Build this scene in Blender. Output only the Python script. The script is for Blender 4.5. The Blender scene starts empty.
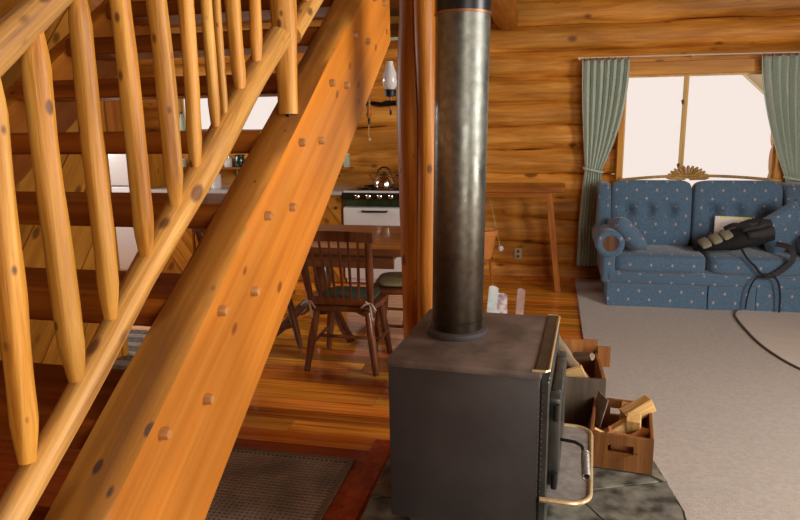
import bpy, bmesh, math, random
from math import sin, cos, pi, radians, atan2, sqrt
from mathutils import Vector as V, Matrix, noise
random.seed(7)
SC = bpy.context.scene
C = SC.collection

# ------------------------------------------------------------------ camera
FPX, YAW, PITCH, ROLL, EYE = 660.0, radians(13), radians(12), radians(-0.9), 1.6
fw = V((-sin(YAW)*cos(PITCH), cos(YAW)*cos(PITCH), -sin(PITCH)))
rt = V((cos(YAW), sin(YAW), 0))
up = rt.cross(fw)
r2 = rt*cos(ROLL)+up*sin(ROLL)
u2 = -rt*sin(ROLL)+up*cos(ROLL)
cd = bpy.data.cameras.new('camera'); cam = bpy.data.objects.new('camera', cd); C.objects.link(cam)
M = Matrix((r2, u2, -fw)).transposed().to_4x4(); M.translation = V((0, 0, EYE))
cam.matrix_world = M
cd.sensor_width = 36; cd.lens = FPX*36/800; cd.clip_start = 0.02; cd.clip_end = 200
SC.camera = cam

# ------------------------------------------------------------------ light
SC.view_settings.view_transform = 'Standard'; SC.view_settings.look = 'None'
SC.view_settings.gamma = 1; SC.view_settings.use_curve_mapping = False
SC.view_settings.exposure = 0.0
w = bpy.data.worlds.new('overcast_sky'); SC.world = w; w.use_nodes = True
bg = w.node_tree.nodes['Background']
bg.inputs[0].default_value = (1.0, 0.87, 0.80, 1); bg.inputs[1].default_value = 0.93

def area(name, loc, target, sx, sy, power, col):
    l = bpy.data.lights.new(name, 'AREA'); l.shape = 'RECTANGLE'; l.size = sx; l.size_y = sy
    l.energy = power; l.color = col
    o = bpy.data.objects.new(name, l); C.objects.link(o); o.location = loc
    o.rotation_euler = (V(target)-V(loc)).to_track_quat('-Z', 'Z').to_euler()
    return o
# daylight entering through the unseen right and front windows
area('window_daylight_right', (3.50, 1.9, 1.62), (0, 1.9, 1.3), 2.8, 1.35, 262, (1.0, 0.96, 0.90))
area('window_daylight_front', (2.2, -1.92, 1.7), (0.6, 3, 1.1), 2.2, 1.5, 100, (1.0, 0.92, 0.80))
area('added_fill_left', (-5.25, 5.0, 1.6), (-2, 4.3, 0.2), 1.5, 1.1, 85, (1.0, 0.95, 0.88))  # added fill light for the dining floor; the left wall has no window

# ------------------------------------------------------------------ materials
def newmat(name):
    m = bpy.data.materials.new(name); m.use_nodes = True
    nt = m.node_tree; b = nt.nodes['Principled BSDF']
    return m, nt, b
def N(nt, t, **k):
    n = nt.nodes.new(t)
    for a, v in k.items():
        if a.startswith('i_'): n.inputs[int(a[2:])].default_value = v
        else: setattr(n, a, v)
    return n
def ramp(nt, stops):
    r = nt.nodes.new('ShaderNodeValToRGB'); e = r.color_ramp.elements
    while len(e) < len(stops): e.new(0.5)
    for i, (p, c) in enumerate(stops): e[i].position = p; e[i].color = (*c, 1)
    return r
def coords(nt, scale, rnd=True):
    tc = N(nt, 'ShaderNodeTexCoord'); mp = N(nt, 'ShaderNodeMapping')
    mp.inputs['Scale'].default_value = scale
    if rnd:
        oi = N(nt, 'ShaderNodeObjectInfo'); mu = N(nt, 'ShaderNodeMath', operation='MULTIPLY'); mu.inputs[1].default_value = 37.0
        va = N(nt, 'ShaderNodeVectorMath', operation='ADD')
        nt.links.new(oi.outputs['Random'], mu.inputs[0]); nt.links.new(tc.outputs['Object'], va.inputs[0])
        nt.links.new(mu.outputs[0], va.inputs[1]); nt.links.new(va.outputs[0], mp.inputs['Vector'])
    else: nt.links.new(tc.outputs['Object'], mp.inputs['Vector'])
    return mp.outputs[0]
# wood: grain runs along the object's local Z
def wood(name, dark, mid, light, rough=0.45, grain=22, along=1.1, knots=0.0, kscale=(5, 5, 1.6), var=0.12, bump=0.25, stain=None, kd=None, coat=0.0, hue=0.0):
    m, nt, b = newmat(name); L = nt.links.new
    co = coords(nt, (grain, grain, along))
    n1 = N(nt, 'ShaderNodeTexNoise'); n1.inputs['Scale'].default_value = 1.0; n1.inputs['Detail'].default_value = 7; n1.inputs['Roughness'].default_value = 0.62; n1.inputs['Distortion'].default_value = 0.5
    L(co, n1.inputs['Vector'])
    r = ramp(nt, [(0.30, dark), (0.5, mid), (0.70, light)]); L(n1.outputs[0], r.inputs[0])
    co2 = coords(nt, (3.0, 3.0, 0.8))
    n2 = N(nt, 'ShaderNodeTexNoise'); n2.inputs['Scale'].default_value = 1.2; n2.inputs['Detail'].default_value = 2; L(co2, n2.inputs['Vector'])
    mx = N(nt, 'ShaderNodeMix', data_type='RGBA', blend_type='MULTIPLY')
    mr = N(nt, 'ShaderNodeMapRange'); mr.inputs[1].default_value = 0.35; mr.inputs[2].default_value = 0.65; mr.inputs[3].default_value = 0.72; mr.inputs[4].default_value = 1.15
    L(n2.outputs[0], mr.inputs[0]); mx.inputs[0].default_value = 1.0
    L(r.outputs[0], mx.inputs[6]); L(mr.outputs[0], mx.inputs[7])
    out = mx.outputs[2]
    if stain:
        co4 = coords(nt, (9, 9, 2.2)); n4 = N(nt, 'ShaderNodeTexNoise'); n4.inputs['Scale'].default_value = 1.3; n4.inputs['Detail'].default_value = 5; L(co4, n4.inputs['Vector'])
        m4 = N(nt, 'ShaderNodeMapRange'); m4.inputs[1].default_value = 0.52; m4.inputs[2].default_value = 0.70; m4.inputs[4].default_value = 0.75; L(n4.outputs[0], m4.inputs[0])
        x4 = N(nt, 'ShaderNodeMix', data_type='RGBA'); L(m4.outputs[0], x4.inputs[0]); L(out, x4.inputs[6]); x4.inputs[7].default_value = (*stain, 1); out = x4.outputs[2]
    if knots:
        co3 = coords(nt, kscale); vo = N(nt, 'ShaderNodeTexVoronoi'); vo.inputs['Scale'].default_value = 1.0; L(co3, vo.inputs['Vector'])
        m3 = N(nt, 'ShaderNodeMapRange'); m3.inputs[1].default_value = 0.11*knots; m3.inputs[2].default_value = 0.17*knots; m3.inputs[3].default_value = 0.85; m3.inputs[4].default_value = 0.0
        sc_ = N(nt, 'ShaderNodeSeparateColor'); L(vo.outputs['Color'], sc_.inputs[0]); ma = N(nt, 'ShaderNodeMath', operation='MULTIPLY_ADD'); L(sc_.outputs[0], ma.inputs[0]); ma.inputs[1].default_value = 0.13; L(vo.outputs['Distance'], ma.inputs[2]); L(ma.outputs[0], m3.inputs[0])
        x3 = N(nt, 'ShaderNodeMix', data_type='RGBA'); L(m3.outputs[0], x3.inputs[0]); L(out, x3.inputs[6]); x3.inputs[7].default_value = (*(kd or tuple(c*0.35 for c in dark)), 1); out = x3.outputs[2]
    oi = N(nt, 'ShaderNodeObjectInfo'); hs = N(nt, 'ShaderNodeHueSaturation')
    mv = N(nt, 'ShaderNodeMapRange'); mv.inputs[3].default_value = 1-var; mv.inputs[4].default_value = 1+var
    L(oi.outputs['Random'], mv.inputs[0]); L(mv.outputs[0], hs.inputs['Value']); L(out, hs.inputs['Color'])
    if hue:
        mm = N(nt, 'ShaderNodeMath', operation='MULTIPLY'); mm.inputs[1].default_value = 7.13; fr = N(nt, 'ShaderNodeMath', operation='FRACT'); mh = N(nt, 'ShaderNodeMapRange'); mh.inputs[3].default_value = 0.5-hue; mh.inputs[4].default_value = 0.5+hue
        L(oi.outputs['Random'], mm.inputs[0]); L(mm.outputs[0], fr.inputs[0]); L(fr.outputs[0], mh.inputs[0]); L(mh.outputs[0], hs.inputs['Hue'])
    L(hs.outputs[0], b.inputs['Base Color'])
    b.inputs['Roughness'].default_value = rough; b.inputs['Specular IOR Level'].default_value = 0.3
    if coat: b.inputs['Coat Weight'].default_value = coat; b.inputs['Coat Roughness'].default_value = 0.12
    bp = N(nt, 'ShaderNodeBump'); bp.inputs['Strength'].default_value = bump; bp.inputs['Distance'].default_value = 0.006
    L(n1.outputs[0], bp.inputs['Height']); L(bp.outputs[0], b.inputs['Normal'])
    return m
def plain(name, col, rough=0.5, metal=0.0, nz=0.0, nscale=30, bump=0.0, col2=None, coat=0.0, sheen=0.0, bscale=None):
    m, nt, b = newmat(name); L = nt.links.new
    b.inputs['Base Color'].default_value = (*col, 1); b.inputs['Roughness'].default_value = rough; b.inputs['Metallic'].default_value = metal
    if coat: b.inputs['Coat Weight'].default_value = coat
    if sheen: b.inputs['Sheen Weight'].default_value = sheen
    co = coords(nt, (1, 1, 1))
    n = N(nt, 'ShaderNodeTexNoise'); n.inputs['Scale'].default_value = nscale; n.inputs['Detail'].default_value = 4; L(co, n.inputs['Vector'])
    c2 = col2 or tuple(c*(1-nz) for c in col)
    r = ramp(nt, [(0.35, c2), (0.65, col)]); L(n.outputs[0], r.inputs[0]); L(r.outputs[0], b.inputs['Base Color'])
    if bump:
        n2 = N(nt, 'ShaderNodeTexNoise'); n2.inputs['Scale'].default_value = bscale or nscale; n2.inputs['Detail'].default_value = 3; L(co, n2.inputs['Vector'])
        bp = N(nt, 'ShaderNodeBump'); bp.inputs['Strength'].default_value = bump; bp.inputs['Distance'].default_value = 0.005
        L(n2.outputs[0], bp.inputs['Height']); L(bp.outputs[0], b.inputs['Normal'])
    return m

MT = {}
MT['log'] = wood('wall_log_wood', (0.38, 0.125, 0.012), (0.62, 0.245, 0.030), (0.80, 0.39, 0.075), 0.5, 18, 1.6, knots=1.5, kscale=(5.0, 5.0, 3.0), var=0.10, bump=0.6, kd=(0.16, 0.045, 0.008))
MT['stringer'] = wood('orange_timber', (0.46, 0.14, 0.014), (0.56, 0.185, 0.020), (0.66, 0.25, 0.036), 0.42, 18, 0.6, knots=1.0, kscale=(11, 11, 7.0), var=0.0, bump=0.12, coat=0.05, kd=(0.20, 0.05, 0.012))
MT['stringer_top'] = wood('stained_timber_top', (0.36, 0.14, 0.022), (0.48, 0.20, 0.034), (0.60, 0.27, 0.05), 0.5, 22, 0.9, knots=1.1, kscale=(18, 18, 9), var=0.0, stain=(0.25, 0.11, 0.04), kd=(0.06, 0.035, 0.035))
MT['tread'] = wood('red_stained_plank', (0.15, 0.028, 0.004), (0.32, 0.075, 0.008), (0.52, 0.16, 0.016), 0.38, 14, 0.8, knots=1.0, kscale=(5, 5, 2), var=0.12, bump=0.2, coat=0.1)
MT['pole'] = wood('peeled_pine_pole', (0.36, 0.125, 0.014), (0.58, 0.25, 0.034), (0.74, 0.40, 0.085), 0.40, 42, 2.0, knots=1.3, kscale=(24, 24, 13.0), var=0.06, bump=0.5, kd=(0.10, 0.03, 0.01))
MT['rail'] = wood('weathered_rail_pole', (0.30, 0.125, 0.032), (0.60, 0.29, 0.065), (0.76, 0.46, 0.15), 0.45, 46, 1.6, knots=1.5, kscale=(15, 15, 8.0), var=0.04, bump=0.5, kd=(0.14, 0.055, 0.03), stain=(0.36, 0.20, 0.10))
MT['post'] = wood('peeled_post_wood', (0.26, 0.065, 0.006), (0.44, 0.13, 0.012), (0.60, 0.22, 0.03), 0.42, 26, 1.0, knots=1.4, kscale=(12, 12, 6.0), var=0.03, bump=0.5)
MT['floor'] = wood('varnished_fir_board', (0.40, 0.085, 0.006), (0.80, 0.27, 0.022), (0.92, 0.48, 0.09), 0.20, 34, 0.8, var=0.42, bump=0.06, coat=0.6, hue=0.012)
MT['floor_red'] = wood('red_border_and_shade_board', (0.24, 0.03, 0.008), (0.36, 0.05, 0.012), (0.45, 0.08, 0.02), 0.25, 26, 0.9, var=0.08, bump=0.08, coat=0.6)
MT['pine'] = wood('knotty_pine_board', (0.34, 0.12, 0.012), (0.50, 0.20, 0.022), (0.60, 0.28, 0.045), 0.4, 14, 0.9, knots=1.6, kscale=(7, 7, 4.0), var=0.12, bump=0.15)
MT['cabinet'] = wood('cabinet_pine_wood', (0.34, 0.11, 0.02), (0.50, 0.19, 0.035), (0.60, 0.26, 0.05), 0.4, 16, 0.9, var=0.10, bump=0.1)
MT['darkwood'] = wood('dark_walnut_stain', (0.085, 0.028, 0.012), (0.16, 0.055, 0.022), (0.24, 0.09, 0.035), 0.32, 24, 1.2, var=0.08, bump=0.1, coat=0.3)
MT['tablewood'] = wood('table_shelf_wood', (0.20, 0.055, 0.008), (0.36, 0.115, 0.014), (0.52, 0.19, 0.03), 0.35, 18, 0.9, var=0.06, bump=0.1, coat=0.3)
MT['crate'] = wood('rough_crate_wood', (0.13, 0.045, 0.012), (0.25, 0.095, 0.024), (0.36, 0.155, 0.045), 0.6, 22, 1.4, knots=0.5, kscale=(6, 6, 3), var=0.18, bump=0.4)
MT['cratedark'] = wood('sooty_crate_wood', (0.07, 0.05, 0.038), (0.12, 0.09, 0.065), (0.17, 0.13, 0.09), 0.6, 22, 1.4, var=0.15, bump=0.4)
MT['firewood'] = wood('split_firewood', (0.50, 0.28, 0.09), (0.68, 0.42, 0.16), (0.78, 0.54, 0.24), 0.6, 30, 1.6, var=0.15, bump=0.4)
MT['firewood_red'] = wood('reddish_firewood', (0.25, 0.10, 0.04), (0.36, 0.15, 0.06), (0.45, 0.21, 0.09), 0.65, 30, 1.6, var=0.12, bump=0.4)
MT['bark'] = wood('grey_bark', (0.10, 0.07, 0.045), (0.24, 0.17, 0.11), (0.36, 0.28, 0.19), 0.8, 30, 2.0, var=0.12, bump=0.9)
MT['postlight'] = wood('pale_peeled_log', (0.34, 0.10, 0.010), (0.50, 0.175, 0.022), (0.62, 0.27, 0.045), 0.42, 26, 1.0, knots=1.2, kscale=(9, 9, 5.0), var=0.03, bump=0.5)
MT['spring'] = plain('grey_spring_steel', (0.34, 0.31, 0.28), 0.45, 0.5, 0.3, 60)
MT['handrail'] = wood('weathered_handrail_pole', (0.22, 0.11, 0.06), (0.50, 0.25, 0.07), (0.66, 0.42, 0.17), 0.42, 50, 1.4, knots=1.4, kscale=(20, 20, 10.0), var=0.02, bump=0.5, kd=(0.12, 0.05, 0.04), stain=(0.34, 0.21, 0.14))
MT['peg'] = wood('dowel_wood', (0.30, 0.12, 0.035), (0.44, 0.20, 0.06), (0.52, 0.28, 0.10), 0.5, 30, 2.0, var=0.15)
MT['gold'] = wood('carved_golden_oak', (0.35, 0.18, 0.045), (0.52, 0.29, 0.08), (0.64, 0.38, 0.12), 0.4, 30, 1.2, var=0.05)
MT['sash'] = wood('window_frame_pine', (0.66, 0.38, 0.10), (0.76, 0.48, 0.15), (0.82, 0.56, 0.20), 0.45, 20, 0.8, var=0.06)
MT['header'] = wood('window_header_pine', (0.50, 0.18, 0.014), (0.70, 0.29, 0.025), (0.80, 0.38, 0.05), 0.45, 20, 0.8, knots=1.2, kscale=(4, 4, 2), var=0.06)
MT['ceiling'] = wood('ceiling_boards', (0.18, 0.065, 0.012), (0.26, 0.10, 0.02), (0.33, 0.14, 0.03), 0.5, 14, 0.6, var=0.1)
MT['brass'] = plain('worn_brass', (0.86, 0.66, 0.36), 0.35, 0.55, 0.25, 60)
MT['iron'] = plain('black_iron', (0.018, 0.017, 0.017), 0.42, 0.3, 0.3, 40)
MT['cast'] = plain('dusty_black_stove_steel', (0.060, 0.052, 0.052), 0.5, 0.0, 0.38, 4, 0.12, bscale=220)
MT['casttop'] = plain('dusty_stove_top_steel', (0.165, 0.125, 0.105), 0.55, 0.0, 0.50, 9, 0.15, bscale=160)
MT['ash'] = plain('ash_covered_steel', (0.36, 0.33, 0.31), 0.5, 0.1, 0.35, 26, 0.2)
MT['steelgrey'] = plain('grey_green_steel', (0.11, 0.115, 0.105), 0.33, 0.6, 0.35, 12)
MT['chrome'] = plain('polished_steel', (0.70, 0.68, 0.62), 0.15, 1.0, 0.05, 10)
MT['white_enamel'] = plain('white_enamel', (0.74, 0.73, 0.74), 0.22, 0.0, 0.04, 3, coat=0.4)
MT['black_enamel'] = plain('black_enamel', (0.012, 0.014, 0.012), 0.14, 0.0, 0.1, 3, coat=0.5)
MT['green_enamel'] = plain('dark_green_glass_panel', (0.035, 0.060, 0.022), 0.18, 0.0, 0.5, 5, coat=0.6)
MT['counter'] = plain('grey_laminate', (0.52, 0.50, 0.48), 0.25, 0.0, 0.12, 40)
MT['mortar'] = plain('dark_mortar', (0.045, 0.04, 0.035), 0.95, 0.0, 0.4, 40, 0.5)
MT['slate'] = plain('grey_green_slate', (0.25, 0.245, 0.20), 0.45, 0.0, 0.6, 10, 0.9, col2=(0.045, 0.047, 0.04), bscale=16)
MT['carpet'] = plain('beige_carpet_pile', (0.455, 0.405, 0.355), 0.95, 0.0, 0.16, 45, 0.9, sheen=0.2, bscale=150)
MT['rug'] = plain('pale_beige_rug', (0.64, 0.585, 0.52), 0.95, 0.0, 0.06, 12, 0.3, bscale=200)
MT['rugedge'] = plain('dark_rug_binding', (0.13, 0.11, 0.10), 0.9, 0.0, 0.2, 60)
MT['mat'] = plain('brown_rubber', (0.34, 0.235, 0.165), 0.7, 0.0, 0.45, 5)
MT['matdark'] = plain('dark_mat_base', (0.020, 0.014, 0.012), 0.8, 0.0, 0.3, 40)
MT['matedge'] = plain('tan_mat_edge', (0.20, 0.13, 0.075), 0.7, 0.0, 0.2, 40)
MT['curtain'] = plain('sage_green_cloth', (0.53, 0.62, 0.53), 0.85, 0.0, 0.12, 50, 0.1, sheen=0.2)
MT['rod'] = plain('white_rod', (0.75, 0.70, 0.62), 0.4, 0.0, 0.05, 10)
MT['nylon'] = plain('black_nylon', (0.006, 0.006, 0.008), 0.85, 0.0, 0.4, 40, 0.3)
MT['nylongrey'] = plain('charcoal_nylon', (0.028, 0.028, 0.032), 0.8, 0.0, 0.3, 40, 0.3)
MT['khaki'] = plain('khaki_nylon', (0.30, 0.28, 0.20), 0.7, 0.0, 0.2, 40, 0.2)
MT['paper'] = plain('white_paper', (0.80, 0.76, 0.72), 0.7, 0.0, 0.06, 20)
MT['paperblue'] = plain('pale_blue_magazine', (0.50, 0.64, 0.66), 0.4, 0.0, 0.45, 26, col2=(0.78, 0.80, 0.78))
MT['paperpink'] = plain('printed_magazine', (0.78, 0.70, 0.70), 0.4, 0.0, 0.7, 30, col2=(0.30, 0.20, 0.22))
MT['paperbrown'] = plain('brown_kraft_paper', (0.48, 0.30, 0.24), 0.7, 0.0, 0.35, 18)
MT['yellowtab'] = plain('yellow_tab', (0.80, 0.70, 0.12), 0.6, 0, 0.05, 10)
MT['cushion'] = plain('green_chair_pad', (0.055, 0.075, 0.045), 0.85, 0.0, 0.3, 60, 0.2)
MT['olivepad'] = plain('olive_tan_pad', (0.30, 0.25, 0.11), 0.85, 0.0, 0.3, 60, 0.2)
MT['tie'] = plain('pale_cotton_tie', (0.60, 0.50, 0.42), 0.9, 0.0, 0.1, 40)
MT['terracotta'] = plain('terracotta', (0.72, 0.27, 0.06), 0.55, 0.0, 0.2, 12)
MT['soil'] = plain('dark_soil', (0.04, 0.025, 0.016), 0.95, 0.0, 0.4, 60, 0.6)
MT['milk'] = plain('milk_glass', (0.86, 0.83, 0.82), 0.2, 0.0, 0.02, 5, coat=0.5)
MT['ivory'] = plain('ivory_plastic', (0.52, 0.43, 0.22), 0.4, 0.0, 0.05, 10)
MT['palegreen'] = plain('pale_green_plastic', (0.45, 0.58, 0.42), 0.4, 0.0, 0.1, 10)
MT['greenpot'] = plain('dark_green_enamel', (0.012, 0.045, 0.028), 0.15, 0.0, 0.2, 8, coat=0.6)
MT['ragrug'] = plain('grey_woven_rug', (0.20, 0.16, 0.13), 0.9, 0.0, 0.55, 30, 0.3)
MT['ragpale'] = plain('pale_grey_weave', (0.36, 0.32, 0.29), 0.9, 0.0, 0.3, 30, 0.3)
MT['outwood'] = wood('pale_outdoor_timber', (0.80, 0.66, 0.36), (0.88, 0.75, 0.45), (0.92, 0.80, 0.52), 0.7, 14, 0.8, var=0.05)

def glassmat():
    m, nt, b = newmat('window_glass'); nt.nodes.remove(b)
    o = nt.nodes['Material Output']; t = N(nt, 'ShaderNodeBsdfTransparent'); g = N(nt, 'ShaderNodeBsdfGlossy'); g.inputs['Roughness'].default_value = 0.0
    mx = N(nt, 'ShaderNodeMixShader'); f = N(nt, 'ShaderNodeFresnel'); f.inputs[0].default_value = 1.12
    fm = N(nt, 'ShaderNodeMath', operation='MULTIPLY'); fm.inputs[1].default_value = 0.08; nt.links.new(f.outputs[0], fm.inputs[0]); nt.links.new(fm.outputs[0], mx.inputs[0]); nt.links.new(t.outputs[0], mx.inputs[1]); nt.links.new(g.outputs[0], mx.inputs[2]); nt.links.new(mx.outputs[0], o.inputs[0])
    return m
MT['glass'] = glassmat()
MT['firebox_glass'] = plain('sooty_door_glass', (0.016, 0.017, 0.016), 0.08, 0.0, 0.4, 9, coat=0.6)

def pipemat():
    m, nt, b = newmat('heat_stained_stove_pipe'); L = nt.links.new
    tc = N(nt, 'ShaderNodeTexCoord'); sx = N(nt, 'ShaderNodeSeparateXYZ'); L(tc.outputs['Object'], sx.inputs[0])
    n = N(nt, 'ShaderNodeTexNoise'); n.inputs['Scale'].default_value = 9; n.inputs['Detail'].default_value = 6; L(tc.outputs['Object'], n.inputs['Vector'])
    ad = N(nt, 'ShaderNodeMath', operation='MULTIPLY_ADD'); L(n.outputs[0], ad.inputs[0]); ad.inputs[1].default_value = 0.35; L(sx.outputs[2], ad.inputs[2])
    r = ramp(nt, [(0.14, (0.030, 0.020, 0.013)), (0.46, (0.070, 0.052, 0.036)), (0.66, (0.125, 0.112, 0.088)), (0.98, (0.17, 0.175, 0.155))])
    L(ad.outputs[0], r.inputs[0]); n5 = N(nt, 'ShaderNodeTexNoise'); n5.inputs['Scale'].default_value = 34; n5.inputs['Detail'].default_value = 6; L(tc.outputs['Object'], n5.inputs['Vector'])
    q5 = N(nt, 'ShaderNodeMapRange'); q5.inputs[1].default_value = 0.35; q5.inputs[2].default_value = 0.68; q5.inputs[3].default_value = 0.78; q5.inputs[4].default_value = 1.16; L(n5.outputs[0], q5.inputs[0])
    x5 = N(nt, 'ShaderNodeMix', data_type='RGBA', blend_type='MULTIPLY'); x5.inputs[0].default_value = 1; L(r.outputs[0], x5.inputs[6]); L(q5.outputs[0], x5.inputs[7]); L(x5.outputs[2], b.inputs['Base Color'])
    b.inputs['Metallic'].default_value = 0.75
    r2_ = ramp(nt, [(0.4, (0.46,)*3), (0.7, (0.26,)*3)]); L(n.outputs[0], r2_.inputs[0]); L(r2_.outputs[0], b.inputs['Roughness'])
    return m
MT['pipe'] = pipemat()

def sofamat():
    m, nt, b = newmat('blue_dotted_upholstery'); L = nt.links.new
    uv = N(nt, 'ShaderNodeUVMap'); sx = N(nt, 'ShaderNodeSeparateXYZ'); L(uv.outputs[0], sx.inputs[0])
    P, Q = 0.168, 0.150
    def mth(op, a, bb=None):
        n = N(nt, 'ShaderNodeMath', operation=op)
        for i, v in enumerate((a, bb)):
            if v is None: continue
            if isinstance(v, (int, float)): n.inputs[i].default_value = v
            else: L(v, n.inputs[i])
        return n.outputs[0]
    res = []
    for off in (0.0, 0.5):
        fx = mth('SUBTRACT', mth('FRACT', mth('ADD', mth('DIVIDE', sx.outputs[0], P), 50.25+off)), 0.5)
        fy = mth('SUBTRACT', mth('FRACT', mth('ADD', mth('DIVIDE', sx.outputs[1], Q), 50.1+off)), 0.5)
        dx = mth('MULTIPLY', fx, P); dy = mth('MULTIPLY', fy, Q*0.75)
        d = mth('SQRT', mth('ADD', mth('MULTIPLY', dx, dx), mth('MULTIPLY', dy, dy)))
        res.append(d)
    d = mth('MINIMUM', *res)
    mr = N(nt, 'ShaderNodeMapRange'); mr.inputs[1].default_value = 0.006; mr.inputs[2].default_value = 0.012; mr.inputs[3].default_value = 0.75; mr.inputs[4].default_value = 0
    L(d, mr.inputs[0])
    tc = N(nt, 'ShaderNodeTexCoord'); n = N(nt, 'ShaderNodeTexNoise'); n.inputs['Scale'].default_value = 90; L(tc.outputs['Object'], n.inputs['Vector'])
    r = ramp(nt, [(0.3, (0.050, 0.105, 0.180)), (0.7, (0.095, 0.175, 0.270))]); L(n.outputs[0], r.inputs[0])
    mx = N(nt, 'ShaderNodeMix', data_type='RGBA'); L(mr.outputs[0], mx.inputs[0]); L(r.outputs[0], mx.inputs[6]); mx.inputs[7].default_value = (0.50, 0.37, 0.33, 1)
    L(mx.outputs[2], b.inputs['Base Color']); b.inputs['Roughness'].default_value = 0.85; b.inputs['Sheen Weight'].default_value = 0.35
    return m
MT['sofa'] = sofamat()

# ------------------------------------------------------------------ mesh helpers
def merge(bm, t, mat=None):
    if mat is not None: bmesh.ops.transform(t, matrix=mat, verts=t.verts)
    me = bpy.data.meshes.new('tmp'); t.to_mesh(me); t.free(); bm.from_mesh(me); bpy.data.meshes.remove(me)
    return bm
def bx(bm, c, s, bev=0.0, M=None, seg=1):
    t = bmesh.new(); bmesh.ops.create_cube(t, size=1)
    bmesh.ops.scale(t, vec=s, verts=t.verts)
    if bev: bmesh.ops.bevel(t, geom=t.edges[:], offset=min(bev, min(s)*0.45), segments=seg, affect='EDGES', profile=0.5)
    bmesh.ops.translate(t, vec=c, verts=t.verts)
    return merge(bm, t, M)
def ring_skin(bm, rings, caps=True):
    R_ = [[bm.verts.new(p) for p in r] for r in rings]; n = len(R_[0])
    for a, b_ in zip(R_, R_[1:]):
        for i in range(n): bm.faces.new((a[i], a[(i+1) % n], b_[(i+1) % n], b_[i]))
    if caps: bm.faces.new(R_[0][::-1]); bm.faces.new(R_[-1])
    return bm
def frame(d, hint=V((0, 0, 1))):
    z = V(d).normalized()
    if abs(z.dot(hint)) > 0.98: hint = V((0, 1, 0))
    x = hint.cross(z).normalized(); y = z.cross(x)
    return Matrix((x, y, z)).transposed().to_4x4()
def tube(bm, pts, r, seg=10, caps=True):
    pts = [V(p) for p in pts]; rings = []
    x = None
    for i, p in enumerate(pts):
        d = (pts[min(i+1, len(pts)-1)]-pts[max(i-1, 0)]).normalized()
        if x is None: x = frame(d).to_3x3() @ V((1, 0, 0))
        x = (x-d*x.dot(d)).normalized(); y = d.cross(x)
        rr = r[i] if isinstance(r, (list, tuple)) else r
        rings.append([p+x*cos(2*pi*k/seg)*rr+y*sin(2*pi*k/seg)*rr for k in range(seg)])
    return ring_skin(bm, rings, caps)
def lathe(bm, prof, seg=24, c=(0, 0, 0), M=None, caps=True):
    t = bmesh.new()
    ring_skin(t, [[V((c[0]+r*cos(2*pi*k/seg), c[1]+r*sin(2*pi*k/seg), c[2]+z)) for k in range(seg)] for r, z in prof], caps)
    return merge(bm, t, M)
def prism(bm, poly, d0, d1, axis='z', M=None, bev=0.0):
    t = bmesh.new()
    def mk(p, d): return {'z': (p[0], p[1], d), 'y': (p[0], d, p[1]), 'x': (d, p[0], p[1])}[axis]
    a = [t.verts.new(mk(p, d0)) for p in poly]; b_ = [t.verts.new(mk(p, d1)) for p in poly]; n = len(poly)
    t.faces.new(a[::-1]); t.faces.new(b_)
    for i in range(n): t.faces.new((a[i], a[(i+1) % n], b_[(i+1) % n], b_[i]))
    bmesh.ops.recalc_face_normals(t, faces=t.faces)
    if bev: bmesh.ops.bevel(t, geom=t.edges[:], offset=bev, segments=1, affect='EDGES')
    return merge(bm, t, M)
def rough_log(bm, L, r0, r1, seg=14, rows=None, wob=0.08, bend=0.0, seed=0.0, squash=1.0, taper=0.0, fr=2.2, sx=1.0):
    rows = rows or max(3, int(L/0.09)); rings = []
    for i in range(rows+1):
        f = i/rows; z = f*L; r = r0+(r1-r0)*f
        if taper: r *= min(1, 0.62+0.38*min(1, (1-f)*L/taper), 0.62+0.38*min(1, f*L/taper))
        bx_ = bend*sin(f*pi)+0.25*r*noise.noise(V((seed, z*1.6, 1.3))); by_ = 0.25*r*noise.noise(V((seed+9, z*1.6, 4.1)))
        ring = []
        for k in range(seg):
            a = 2*pi*k/seg
            q = 1+wob*noise.noise(V((cos(a)*0.9+seed, sin(a)*0.9, z*fr)))*2+wob*0.5*noise.noise(V((cos(a)*2+seed, sin(a)*2, z*fr*3)))
            ring.append(V((bx_+cos(a)*r*q*sx, by_+sin(a)*r*q*squash, z)))
        rings.append(ring)
    return ring_skin(bm, rings)
def pillowbox(bm, s, puff=0.03, n=10, e=5.0, M=None, tufts=(), tdepth=0.03, trad=0.07, front=1):
    """soft rounded cushion, size s, centred; tufts = (x,z) dimples on the -Y face"""
    t = bmesh.new(); bmesh.ops.create_cube(t, size=2); bmesh.ops.subdivide_edges(t, edges=t.edges[:], cuts=n, use_grid_fill=True)
    for v in t.verts:
        x, y, z = v.co; m = max(abs(x), abs(y), abs(z)); l = (abs(x)**e+abs(y)**e+abs(z)**e)**(1/e)
        k = m/l; x, y, z = x*k, y*k, z*k
        px, py, pz = x*s[0]/2, y*s[1]/2, z*s[2]/2
        th = 0 if s[1] <= min(s) else (2 if s[2] <= min(s) else 0)
        if s[1] == min(s): py += (1 if y > 0 else -1)*abs(y)*puff*(1-x*x)*(1-z*z)
        elif s[2] == min(s): pz += (1 if z > 0 else -1)*abs(z)*puff*(1-x*x)*(1-y*y)
        for tx, tz in tufts:
            if y < 0:
                d2 = ((px-tx)**2+(pz-tz)**2)/trad**2
                py += tdepth*math.exp(-d2)*abs(y)
        v.co = (px, py, pz)
    return merge(bm, t, M)

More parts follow.
